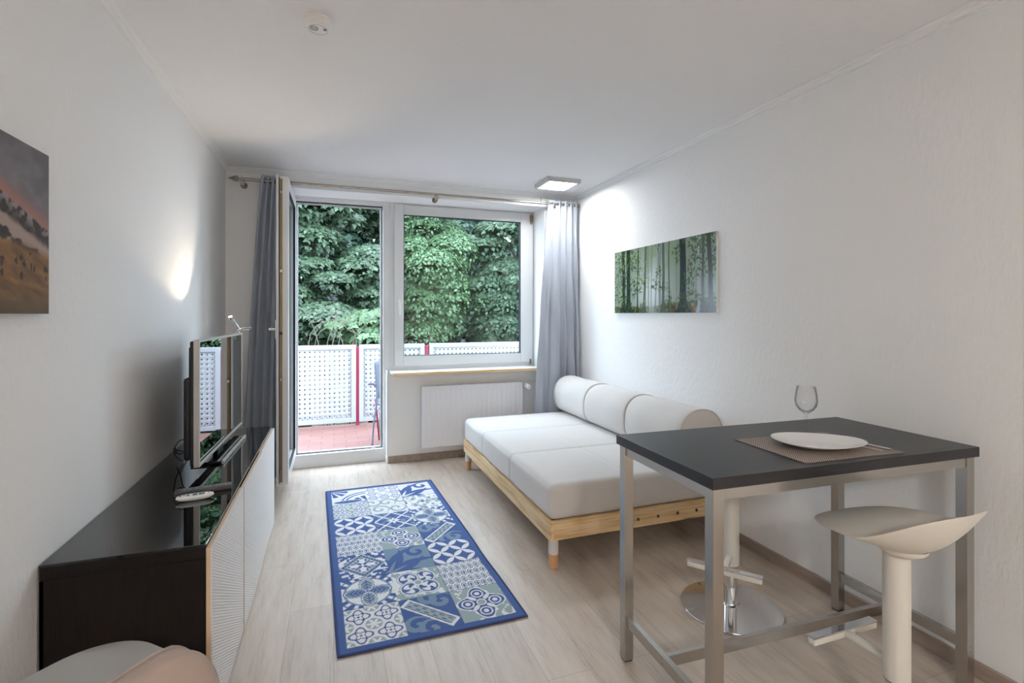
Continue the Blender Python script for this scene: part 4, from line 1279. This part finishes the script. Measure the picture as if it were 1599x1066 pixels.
# ================================================================== BAR STOOLS
def make_stool():
    r = thing('bar_stool', (0, 0, 0), '', 'stool', 'bar stools at the black table')
    # base, gas lift
    MB().lathe([(0, 0.0), (0.222, 0.0), (0.226, 0.004), (0.224, 0.008), (0.12, 0.014), (0.04, 0.020), (0.036, 0.024), (0, 0.024)], (0, 0, 0), 72).build('base_plate', M_chrome, r, 0.5)
    MB().cyl((0, 0, 0.022), (0, 0, 0.215), 0.030, n=36).cyl((0, 0, 0.022), (0, 0, 0.030), 0.036, 0.032, n=36).build('gas_lift', M_chrome, r, 0.6)
    MB().cyl((0, 0, 0.203), (0, 0, 0.206), 0.0365, n=36).build('collar_ring', M_black, r, 0.6)
    MB().lathe([(0.031, 0.206), (0.0375, 0.206), (0.0380, 0.209), (0.0380, 0.60), (0.042, 0.622), (0.055, 0.640), (0.031, 0.640)], (0, 0, 0), 40).build('column', M_cream, r, 0.8)
    # footrest: arm towards +Y and a cross bar
    m = MB().box(-0.013, 0.013, 0.034, 0.195, 0.243, 0.262, 0.004)
    fr = m.build('footrest_arm', M_cream, r, 0.6)
    MB().box(-0.155, 0.155, 0.168, 0.198, 0.236, 0.2595, 0.005, 3).build('footrest_bar', M_cream, fr, 0.6)
    tp = MB().box(-0.157, 0.157, 0.167, 0.199, 0.2598, 0.2655, 0.0015).build('tread_plate', M_chrome, fr)
    # moulded seat: +Y is the front
    NR, NA = 26, 96
    def surf(a, t):
        ca, sa = math.cos(a), math.sin(a)
        p = 2.5
        rr = (abs(ca) ** p + abs(sa) ** p) ** (-1 / p)
        back = max(0.0, -sa)
        x = 0.222 * rr * ca * t * (1 - 0.03 * sa)
        y = (0.212 if sa > 0 else 0.188) * rr * sa * t
        s = max(0.0, -(y + 0.010) / 0.182)
        z = 0.704 + 0.110 * s ** 1.9 + 0.020 * (x / 0.22) ** 2 * (0.2 + 1.6 * s) - 0.030 * max(0, y / 0.22) ** 2.2
        z -= 0.006 * (x / 0.22) ** 2 * max(0, min(1, (y + 0.10) / 0.2))
        z -= 0.010 * math.exp(-(x * x + (y + 0.02) ** 2) / 0.012)
        y -= 0.010 * s
        return Vector((x, y, z))
    m = MB(); top, bot = [], []
    for j in range(NR + 1):
        t = j / NR
        if j == 0:
            c = surf(0, 0); top.append([m.bm.verts.new(c)]); bot.append([m.bm.verts.new((c.x, c.y, 0.636))])
            continue
        th = 0.007 + 0.030 * max(0, 1 - t / 0.72) ** 1.4
        top.append([m.bm.verts.new(surf(2 * math.pi * k / NA, t)) for k in range(NA)])
        ring = []
        for k in range(NA):
            a = 2 * math.pi * k / NA
            v = surf(a, t * 0.985)
            rim_z = surf(a, 1.0).z
            zb_ = rim_z - 0.007 - (rim_z - 0.640) * (1 - t ** (1.15 + 1.6 * max(0.0, -math.sin(a))))
            zb_ = min(zb_, v.z - 0.006)
            ring.append(m.bm.verts.new((v.x, v.y, zb_)))
        bot.append(ring)
    for R_ in (top, bot):
        for A, B_ in zip(R_, R_[1:]):
            for k in range(NA):
                j = (k + 1) % NA
                if len(A) == 1: m.bm.faces.new((A[0], B_[k], B_[j]))
                else: m.bm.faces.new((A[k], B_[k], B_[j], A[j]))
    for k in range(NA):
        j = (k + 1) % NA
        m.bm.faces.new((top[-1][k], bot[-1][k], bot[-1][j], top[-1][j]))
    st = m.build('seat', M_cream, r, 0.9)
    # moulded bowl joining seat and column
    m = MB()
    rings = []
    for (s, z) in ((0.040, 0.618), (0.050, 0.622), (0.060, 0.628), (0.066, 0.636), (0.068, 0.646)):
        rings.append([m.bm.verts.new((s * math.cos(a), s * math.sin(a) * (1.15 if math.sin(a) < 0 else 0.9) - 0.01, z + (0.02 * (s / 0.15) ** 2 * max(0, -math.sin(a))))) for a in [2 * math.pi * q / 48 for q in range(48)]])
    for A, B_ in zip(rings, rings[1:]):
        for q in range(48): m.bm.faces.new((A[q], A[(q + 1) % 48], B_[(q + 1) % 48], B_[q]))
    m.build('seat_support', M_cream, st, 3.2)
    return r
def copy_tree(o, parent=None):
    c = o.copy(); COL.objects.link(c); c.parent = parent
    for ch in [x for x in bpy.data.objects if x.parent == o and x is not c]:
        copy_tree(ch, c)
    return c
s1 = make_stool()
s2 = copy_tree(s1)
s1.location = (1.728, 1.125, 0); s1['label'] = 'cream bar stool in front of the table, its curved seat in full view'
s2.location = (1.778, 1.905, 0); s2.rotation_euler = (0, 0, math.radians(128)); s2['label'] = 'cream bar stool behind the table, its seat hidden by the table top'

# ================================================================== SIDE TABLE and PINK CHAIR (bottom left corner)
st = thing('side_table', (-0.555, 1.385, 0), 'small glossy side table with rounded corners by the left wall in front of the sideboard', 'side table')
def rrect(hw_, r, n=10):
    pts = []
    for (sx, sy, a0) in ((1, 1, 0), (-1, 1, 90), (-1, -1, 180), (1, -1, 270)):
        for k in range(n + 1):
            a = math.radians(a0 + 90 * k / n)
            pts.append((sx * (hw_ - r) + r * math.cos(a), sy * (hw_ - r) + r * math.sin(a)))
    return pts
Mst = Matrix.Translation((-0.555, 1.385, 0)) @ Matrix.Rotation(math.radians(47), 4, 'Z')
hwid = 0.215
P_ = rrect(hwid, 0.145, 14)
M_tglass = mat('pale_glossy_glass_top', S(158, 154, 150), 0.05, IOR=1.6, Coat_Weight=0.6)
MB().prism([(x, y, 0.500) for x, y in P_], (0, 0, 0.010)).xform(Mst).build('table_top', M_tglass, st)
MB().tube([(x, y, 0.503) for x, y in rrect(hwid + 0.002, 0.147, 14)], 0.0048, 8, closed=True).xform(Mst).build('rim', M_chrome, st, 3.2)
MB().cyl((0, 0, 0.02), (0, 0, 0.4995), 0.02, n=24).xform(Mst).build('pedestal', M_chrome, st, 0.6)
MB().lathe([(0, 0), (0.13, 0), (0.13, 0.006), (0.03, 0.02), (0, 0.02)], (0, 0, 0), 48).xform(Mst).build('base', M_chrome, st, 0.6)

ch = thing('upholstered_chair', (-0.25, 0.83, 0), 'pale pink velvet chair, only the rounded corner of its backrest showing', 'chair')
# local frame: x along the backrest, y towards the sitter (camera side)
A0 = Vector((-0.222, 1.085, 0)); dirx = Vector((-0.50, -0.866, 0)).normalized(); diry = Vector((0.866, -0.50, 0)).normalized()
Mch = Matrix(((dirx.x, diry.x, 0, A0.x), (dirx.y, diry.y, 0, A0.y), (0, 0, 1, 0), (0, 0, 0, 1)))
m = MB(); NU, NW = 44, 30
wid, zt, zb = 0.44, 0.795, 0.44
fr_, bk_ = [], []
def bpt(u, t, side):
    # t 0..1 from bottom to top; outline widens downwards and rounds at the top corners
    z = zb + (zt - zb) * t
    half = wid / 2 + 0.055 * (1 - t)
    rc = 0.10
    if z > zt - rc:
        e = (z - (zt - rc)) / rc
        half -= rc * 0.8 * (1 - math.sqrt(max(0, 1 - e * e)))
    x = wid / 2 + half * u
    cur = 0.012 * (u * u)
    edge = (1 - max(0, abs(u)) ** 8) * (1 - max(0, t) ** 10) 
    th = 0.016 + 0.018 * math.sqrt(max(0, edge))
    y = cur + (th if side > 0 else -th) - 0.10 * (t - 0.3) * 0.5
    return Vector((x, y, z))
for side, store in ((1, fr_), (-1, bk_)):
    for i in range(NU + 1):
        store.append([m.bm.verts.new(bpt(-1 + 2 * i / NU, (j / NW) ** 0.8, side)) for j in range(NW + 1)])
for store in (fr_, bk_):
    for i in range(NU):
        for j in range(NW):
            m.bm.faces.new((store[i][j], store[i + 1][j], store[i + 1][j + 1], store[i][j + 1]))
for i in range(NU):
    m.bm.faces.new((fr_[i][NW], fr_[i + 1][NW], bk_[i + 1][NW], bk_[i][NW])); m.bm.faces.new((fr_[i][0], bk_[i][0], bk_[i + 1][0], fr_[i + 1][0]))
for j in range(NW):
    m.bm.faces.new((fr_[0][j], fr_[0][j + 1], bk_[0][j + 1], bk_[0][j])); m.bm.faces.new((fr_[NU][j], bk_[NU][j], bk_[NU][j + 1], fr_[NU][j + 1]))
m.xform(Mch).build('backrest', M_pink, ch, 1.4)
rim = [bpt(-1, (j / NW) ** 0.8, -1) for j in range(0, NW + 1)] + [bpt(-1 + 2 * i / NU, 1.0, -1) for i in range(1, NU + 1)] + [bpt(1, (j / NW) ** 0.8, -1) for j in range(NW - 1, -1, -1)]
MB().tube([Mch @ (p + Vector((0, -0.002, 0.001))) for p in rim], 0.0035, 6).build('piping', M_pink, ch, 3.2)
def zrot(P, Nn):
    return P
o = rbox('seat', 0.0, 0.44, 0.02, 0.46, 0.39, 0.47, 0.035, 0.03, M_pink, None)
o.data.transform(Mch); setparent(o, ch)
for (x, y) in ((0.04, 0.06), (0.40, 0.06), (0.04, 0.42), (0.40, 0.42)):
    MB().cyl((x, y, 0.0), (x, y, 0.395), 0.010, 0.016, n=16).xform(Mch).build('leg', M_black, ch, 0.8)

# ================================================================== BALCONY
struct(MB().box(-2.6, 4.2, 5.0, 6.70, -0.15, 0.0).build('floor_balcony', M_tile))
RYR = 6.60
rl_ = thing('balcony_railing', (0.8, RYR, 0), 'white perforated sheet railing with red posts around the tiled balcony', 'railing')
def perforated(x0, x1, z0, z1, y, parent):
    fw = 0.055
    m = MB()
    m.box(x0, x0 + fw, y - 0.015, y + 0.015, z0, z1, 0.003); m.box(x1 - fw, x1, y - 0.015, y + 0.015, z0, z1, 0.003)
    m.box(x0 + fw, x1 - fw, y - 0.015, y + 0.015, z1 - fw, z1, 0.003); m.box(x0 + fw, x1 - fw, y - 0.015, y + 0.015, z0, z0 + fw, 0.003)
    fr = m.build('railing_panel', M_rail, parent)
    ix0, ix1, iz0, iz1 = x0 + fw, x1 - fw, z0 + fw, z1 - fw
    p = 0.0545; hsz = 0.0080
    nx_ = max(1, int((ix1 - ix0) / p)); nz_ = max(1, int((iz1 - iz0) / p))
    px_, pz_ = (ix1 - ix0) / nx_, (iz1 - iz0) / nz_
    V, F = [], []
    for i in range(nx_):
        for j in range(nz_):
            cx_, cz_ = ix0 + (i + 0.5) * px_, iz0 + (j + 0.5) * pz_
            b0 = len(V)
            for (ax, az) in ((-1, -1), (1, -1), (1, 1), (-1, 1)):
                V.append((cx_ + ax * px_ / 2, y, cz_ + az * pz_ / 2))
            for (ax, az) in ((-1, -1), (1, -1), (1, 1), (-1, 1)):
                V.append((cx_ + ax * hsz, y, cz_ + az * hsz))
            for k in range(4):
                F.append((b0 + k, b0 + (k + 1) % 4, b0 + 4 + (k + 1) % 4, b0 + 4 + k))
    o = raw_mesh('perforated_sheet', V, F, 4, M_rail, fr)
    bm_ = bmesh.new(); bm_.from_mesh(o.data)
    bmesh.ops.remove_doubles(bm_, verts=bm_.verts, dist=0.0005)
    bmesh.ops.recalc_face_normals(bm_, faces=bm_.faces)
    bm_.to_mesh(o.data); bm_.free()
    md = o.modifiers.new('thick', 'SOLIDIFY'); md.thickness = 0.0012
    return fr
for (a, b) in ((-2.45, -1.64), (-1.58, -0.76), (-0.70, 0.262), (0.300, 1.12), (1.185, 2.62), (2.68, 4.1)):
    perforated(a, b, 0.045, 1.010, RYR, rl_)
for x in (-1.61, -0.73, 0.281, 1.152, 2.65):
    MB().box(x - 0.022, x + 0.022, RYR + 0.0, RYR + 0.05, 0.0, 0.985, 0.004).build('post', M_post, rl_)
MB().box(-2.45, 4.1, RYR + 0.02, RYR + 0.05, 0.955, 0.985, 0.003).build('rear_rail', M_post, rl_)

bc = thing('balcony_chair', (0.47, 5.72, 0), 'blue-grey folding chair on the balcony, partly behind the door frame', 'chair')
# backrest cloth
def sheet(name, pts, thick, mt, par):
    m = MB(); m.prism(pts, thick); return m.build(name, mt, par)
m = MB()
V = []
for i in range(9):
    for j in range(11):
        u, t = i / 8, j / 10
        V.append((0.415 + 0.10 * u + 0.03 * math.sin(u * math.pi) + 0.03 * (1 - t), 5.50 + 0.42 * u, 0.50 + 0.385 * t))
o = raw_mesh('backrest', V, grid_faces(9, 11), 4, M_chairfab, bc)
md = o.modifiers.new('thick', 'SOLIDIFY'); md.thickness = 0.018
MB().tube(smooth_path([(0.385, 5.53, 0.0), (0.40, 5.53, 0.22), (0.43, 5.50, 0.5), (0.415, 5.50, 0.885)]), 0.010, 10).build('rear_leg', M_chairtube, bc, 3.2)
MB().tube(smooth_path([(0.485, 5.95, 0.0), (0.50, 5.95, 0.22), (0.53, 5.92, 0.5), (0.515, 5.92, 0.885)]), 0.010, 10).build('rear_leg', M_chairtube, bc, 3.2)
MB().tube([(0.475, 5.74, 0.0), (0.44, 5.70, 0.35), (0.43, 5.68, 0.46)], 0.010, 10).build('front_leg', M_redtube, bc, 3.2)
MB().tube([(0.66, 5.55, 0.0), (0.60, 5.55, 0.46)], 0.010, 10).build('front_leg', M_redtube, bc, 3.2)
MB().box(0.44, 0.84, 5.52, 5.92, 0.42, 0.435, 0.004).build('seat', M_chairfab, bc)
MB().tube(smooth_path([(0.425, 5.50, 0.62), (0.39, 5.50, 0.655), (0.34, 5.50, 0.655)]), 0.012, 8).build('armrest', M_chairtube, bc, 3.2)
MB().cyl((0.39, 5.53, 0.30), (0.49, 5.95, 0.30), 0.006, n=8).cyl((0.40, 5.53, 0.42), (0.5, 5.95, 0.42), 0.008, n=8).build('stretcher', M_chairtube, bc)

# ================================================================== GARDEN
struct(MB().box(-40, 40, 6.9, 60, -3.3, -3.0).build('ground', M_ground))
struct(MB().box(-2.6, 4.2, 5.02, 5.3, -3.0, -0.15).build('wall_house_base', M_smooth))

def leaf_cloud(name, centres, radii, counts, size, mat_, parent, seed, flat=0.45, droop=0.25, lobes=True):
    """leaves spread over the upper shells of many flattened pads"""
    rs = np.random.RandomState(seed)
    P, Nn = [], []
    for c, r, n in zip(centres, radii, counts):
        d = rs.normal(size=(n, 3)); d /= np.linalg.norm(d, axis=1, keepdims=True)
        d[:, 2] = np.where(rs.rand(n) < 0.8, np.abs(d[:, 2]), d[:, 2])
        rad = r * (0.72 + 0.28 * rs.rand(n) ** 0.5)
        p = np.asarray(c) + d * rad[:, None] * np.array([1, 1, flat])
        P.append(p)
        nn = d * np.array([1, 1, 0.6]) + np.array([0, -0.15, 0.75]) + rs.normal(size=(n, 3)) * 0.28
        Nn.append(nn / np.linalg.norm(nn, axis=1, keepdims=True))
    P = np.concatenate(P); Nn = np.concatenate(Nn); n = len(P)
    # leaf axis: hangs outwards/down in the leaf plane
    t = rs.normal(size=(n, 3)) * 0.6 + np.array([0, 0, -1.0])
    t -= (t * Nn).sum(1, keepdims=True) * Nn
    t /= np.linalg.norm(t, axis=1, keepdims=True) + 1e-9
    b = np.cross(Nn, t)
    sz = size * (0.6 + 0.7 * rs.rand(n))
    if lobes:
        shp = np.array([(-0.5, 0.12), (-0.28, 0.22), (-0.30, 0.50), (-0.05, 0.30), (0.5, 0.0), (-0.05, -0.30), (-0.30, -0.50), (-0.28, -0.22)])
    else:
        shp = np.array([(-0.5, 0.0), (-0.15, 0.30), (0.2, 0.24), (0.5, 0.0), (0.2, -0.24), (-0.15, -0.30)])
    k = len(shp)
    fold = np.abs(shp[:, 1]) * -0.25
    V = P[:, None, :] + sz[:, None, None] * (t[:, None, :] * shp[None, :, 0, None] + b[:, None, :] * shp[None, :, 1, None] + Nn[:, None, :] * fold[None, :, None])
    V = V.reshape(-1, 3)
    F = np.arange(n * k).reshape(n, k)
    o = raw_mesh(name, V, F, k, mat_, parent)
    at = o.data.attributes.new('tint', 'FLOAT', 'POINT')
    at.data.foreach_set('value', np.repeat(rs.rand(n), k).astype(np.float32))
    return o

def tree(name, x, y, zbase, zlo, zhi, rx_, ry_, leaf, size, nclump, npc, seed, label, group='trees behind the balcony', pad=0.55, flat=0.45, front=True, ivy=False, lobes=True):
    rs = np.random.RandomState(seed)
    root = thing(name, (x, y, zbase), label, 'tree', group)
    zc, rz2 = (zlo + zhi) / 2, (zhi - zlo) / 2
    cs, rr, cn = [], [], []
    for k in range(nclump):
        d = rs.normal(size=3); d /= np.linalg.norm(d)
        if front and rs.rand() < 0.75: d[1] = -abs(d[1])
        s = 0.55 + 0.45 * rs.rand() ** 0.6
        c = np.array([x + d[0] * rx_ * s, y + d[1] * ry_ * s, zc + d[2] * rz2 * s])
        cs.append(c); r = pad * (0.6 + 0.8 * rs.rand()); rr.append(r); cn.append(int(npc * (r / pad) ** 1.5))
    leaf_cloud('foliage', cs, rr, cn, size, leaf, root, seed + 100, flat, lobes=lobes)
    tr = MB().tube(smooth_path([(x, y, zbase), (x + 0.08, y, zbase + (zc - zbase) * 0.5), (x - 0.05, y, zc), (x, y, zhi - 0.3)], 5), [0.16] * 6 + [0.13] * 5 + [0.07] * 5, 10)
    tr.build('trunk', M_bark, root, 3.2)
    m = MB()
    for c in cs[::3]:
        h0 = max(zbase + 0.5, c[2] - 0.9)
        h0 = min(h0, zhi - 0.4)
        m.tube(smooth_path([(x, y, h0), ((x + c[0]) / 2, (y + c[1]) / 2, (h0 + c[2]) / 2 + 0.1), tuple(c)], 4), [0.04] * 4 + [0.02] * 4 + [0.012], 6)
    m.build('branch', M_bark, root, 3.2)
    if ivy:
        n = 70
        cs2 = [np.array([x + rs.normal() * 0.05, y + rs.normal() * 0.05, zbase + (zhi - zbase) * q / n]) for q in range(n)]
        leaf_cloud('ivy', cs2, [0.22 + 0.06 * rs.rand() for _ in range(n)], [110] * n, 0.055, M_leaf_ivy, root, seed + 200, 1.2, lobes=False)
    return root
# near row
tree('maple_tree', -0.35, 11.2, -3, 0.2, 4.7, 1.9, 1.5, M_leaf_blue, 0.105, 78, 1150, 11, 'broad maple with layered bluish leaves filling the open balcony door view')
tree('maple_tree', 4.15, 10.9, -3, 0.6, 4.9, 1.15, 1.0, M_leaf_blue, 0.105, 70, 1100, 12, 'maple with drooping bluish leaves behind the right half of the window')
tree('ash_tree', 1.95, 11.0, -3, 0.8, 4.7, 0.72, 0.9, M_leaf_lite, 0.075, 56, 1100, 13, 'light green small-leaved tree behind the left half of the window', pad=0.42, flat=0.7, ivy=True, lobes=False)
tree('ash_tree', 1.35, 12.6, -3, 1.2, 4.2, 0.75, 0.8, M_leaf_lite, 0.085, 26, 620, 14, 'light green tree seen behind the right side of the door opening', pad=0.42, flat=0.7, lobes=False)
tree('ivy_clad_tree', 3.25, 10.6, -3, 1.2, 2.6, 0.5, 0.5, M_leaf_ivy, 0.07, 10, 400, 15, 'slim ivy-covered trunk low behind the middle of the window', pad=0.3, flat=0.8, ivy=True, lobes=False)
tree('ivy_clad_tree', 4.35, 10.2, -3, 0.5, 1.5, 0.5, 0.5, M_leaf_lite, 0.07, 8, 350, 16, 'ivy-covered trunk low behind the right edge of the window', pad=0.3, flat=0.8, ivy=True, lobes=False)
tree('elder_shrub', 0.42, 9.3, -3, -0.6, 1.40, 0.62, 0.5, M_leaf_lite, 0.13, 26, 230, 17, 'pale green shrub just above the railing in the door view', pad=0.34, flat=0.4)
tree('maple_tree', -3.9, 11.5, -3, -0.2, 4.8, 2.0, 1.5, M_leaf_blue, 0.15, 54, 560, 18, 'maple farthest to the left, mirrored in the glossy forest print')
# dark back row
for k, (xx, lab) in enumerate(((-4.6, 'dark tree farthest left in the back row, mirrored in the glossy forest print'), (-1.2, 'dark tree in the back row behind the door view maple'), (1.9, 'dark tree in the back row between door and window view'), (5.0, 'dark tree in the back row behind the window'))):
    tree('lime_tree', xx, 15.2 + 0.5 * (k % 2), -3, -1.0, 6.0, 2.6, 1.6, M_leaf_dark, 0.20, 70, 420, 30 + k, lab, 'dark trees in the back row', pad=0.8, flat=0.6)
tree('hedge_tree', 1.0, 13.4, -3, -2.0, 1.9, 3.4, 0.8, M_leaf_dark, 0.15, 60, 380, 41, 'dense dark undergrowth bush behind the railing on the left', 'dark trees in the back row', pad=0.6, flat=0.6)
tree('hedge_tree', 5.4, 13.2, -3, -2.0, 1.8, 3.0, 0.8, M_leaf_dark, 0.15, 60, 380, 42, 'dense dark undergrowth bush behind the railing on the right', 'dark trees in the back row', pad=0.6, flat=0.6)
tree('yew_tree', 2.3, 14.2, -3, -1.0, 3.4, 1.2, 0.7, M_leaf_dark, 0.13, 60, 380, 51, 'dark narrow yew behind the light green tree at the left of the window', 'dark trees in the back row', pad=0.55, flat=0.8)
# bare branches low in the door view
bt_ = thing('bare_shrub', (-0.15, 8.9, -3), 'bare branching shrub above the railing in the door view', 'shrub')
rs_ = random.Random(5)
m = MB()
for k in range(10):
    x0 = -0.40 + 0.095 * k; zz0 = 0.2
    pts = [(-0.05 + 0.1 * rs_.random(), 8.9, -3.0), (x0 * 0.5, 8.9, -0.8), (x0, 8.9 + 0.1 * rs_.uniform(-1, 1), 0.7 + 0.2 * rs_.random())]
    dx_ = rs_.uniform(-0.55, 0.65)
    pts += [(x0 + dx_ * 0.5, 8.85 + 0.1 * rs_.uniform(-1, 1), 1.15 + 0.15 * rs_.random()), (x0 + dx_ * (1.1), 8.8, 1.25 + 0.35 * rs_.random())]
    m.tube(smooth_path(pts, 4), [0.018] * 8 + [0.007] * 4 + [0.0045] * 4 + [0.002], 6)
m.build('branches', M_twig, bt_, 3.2)
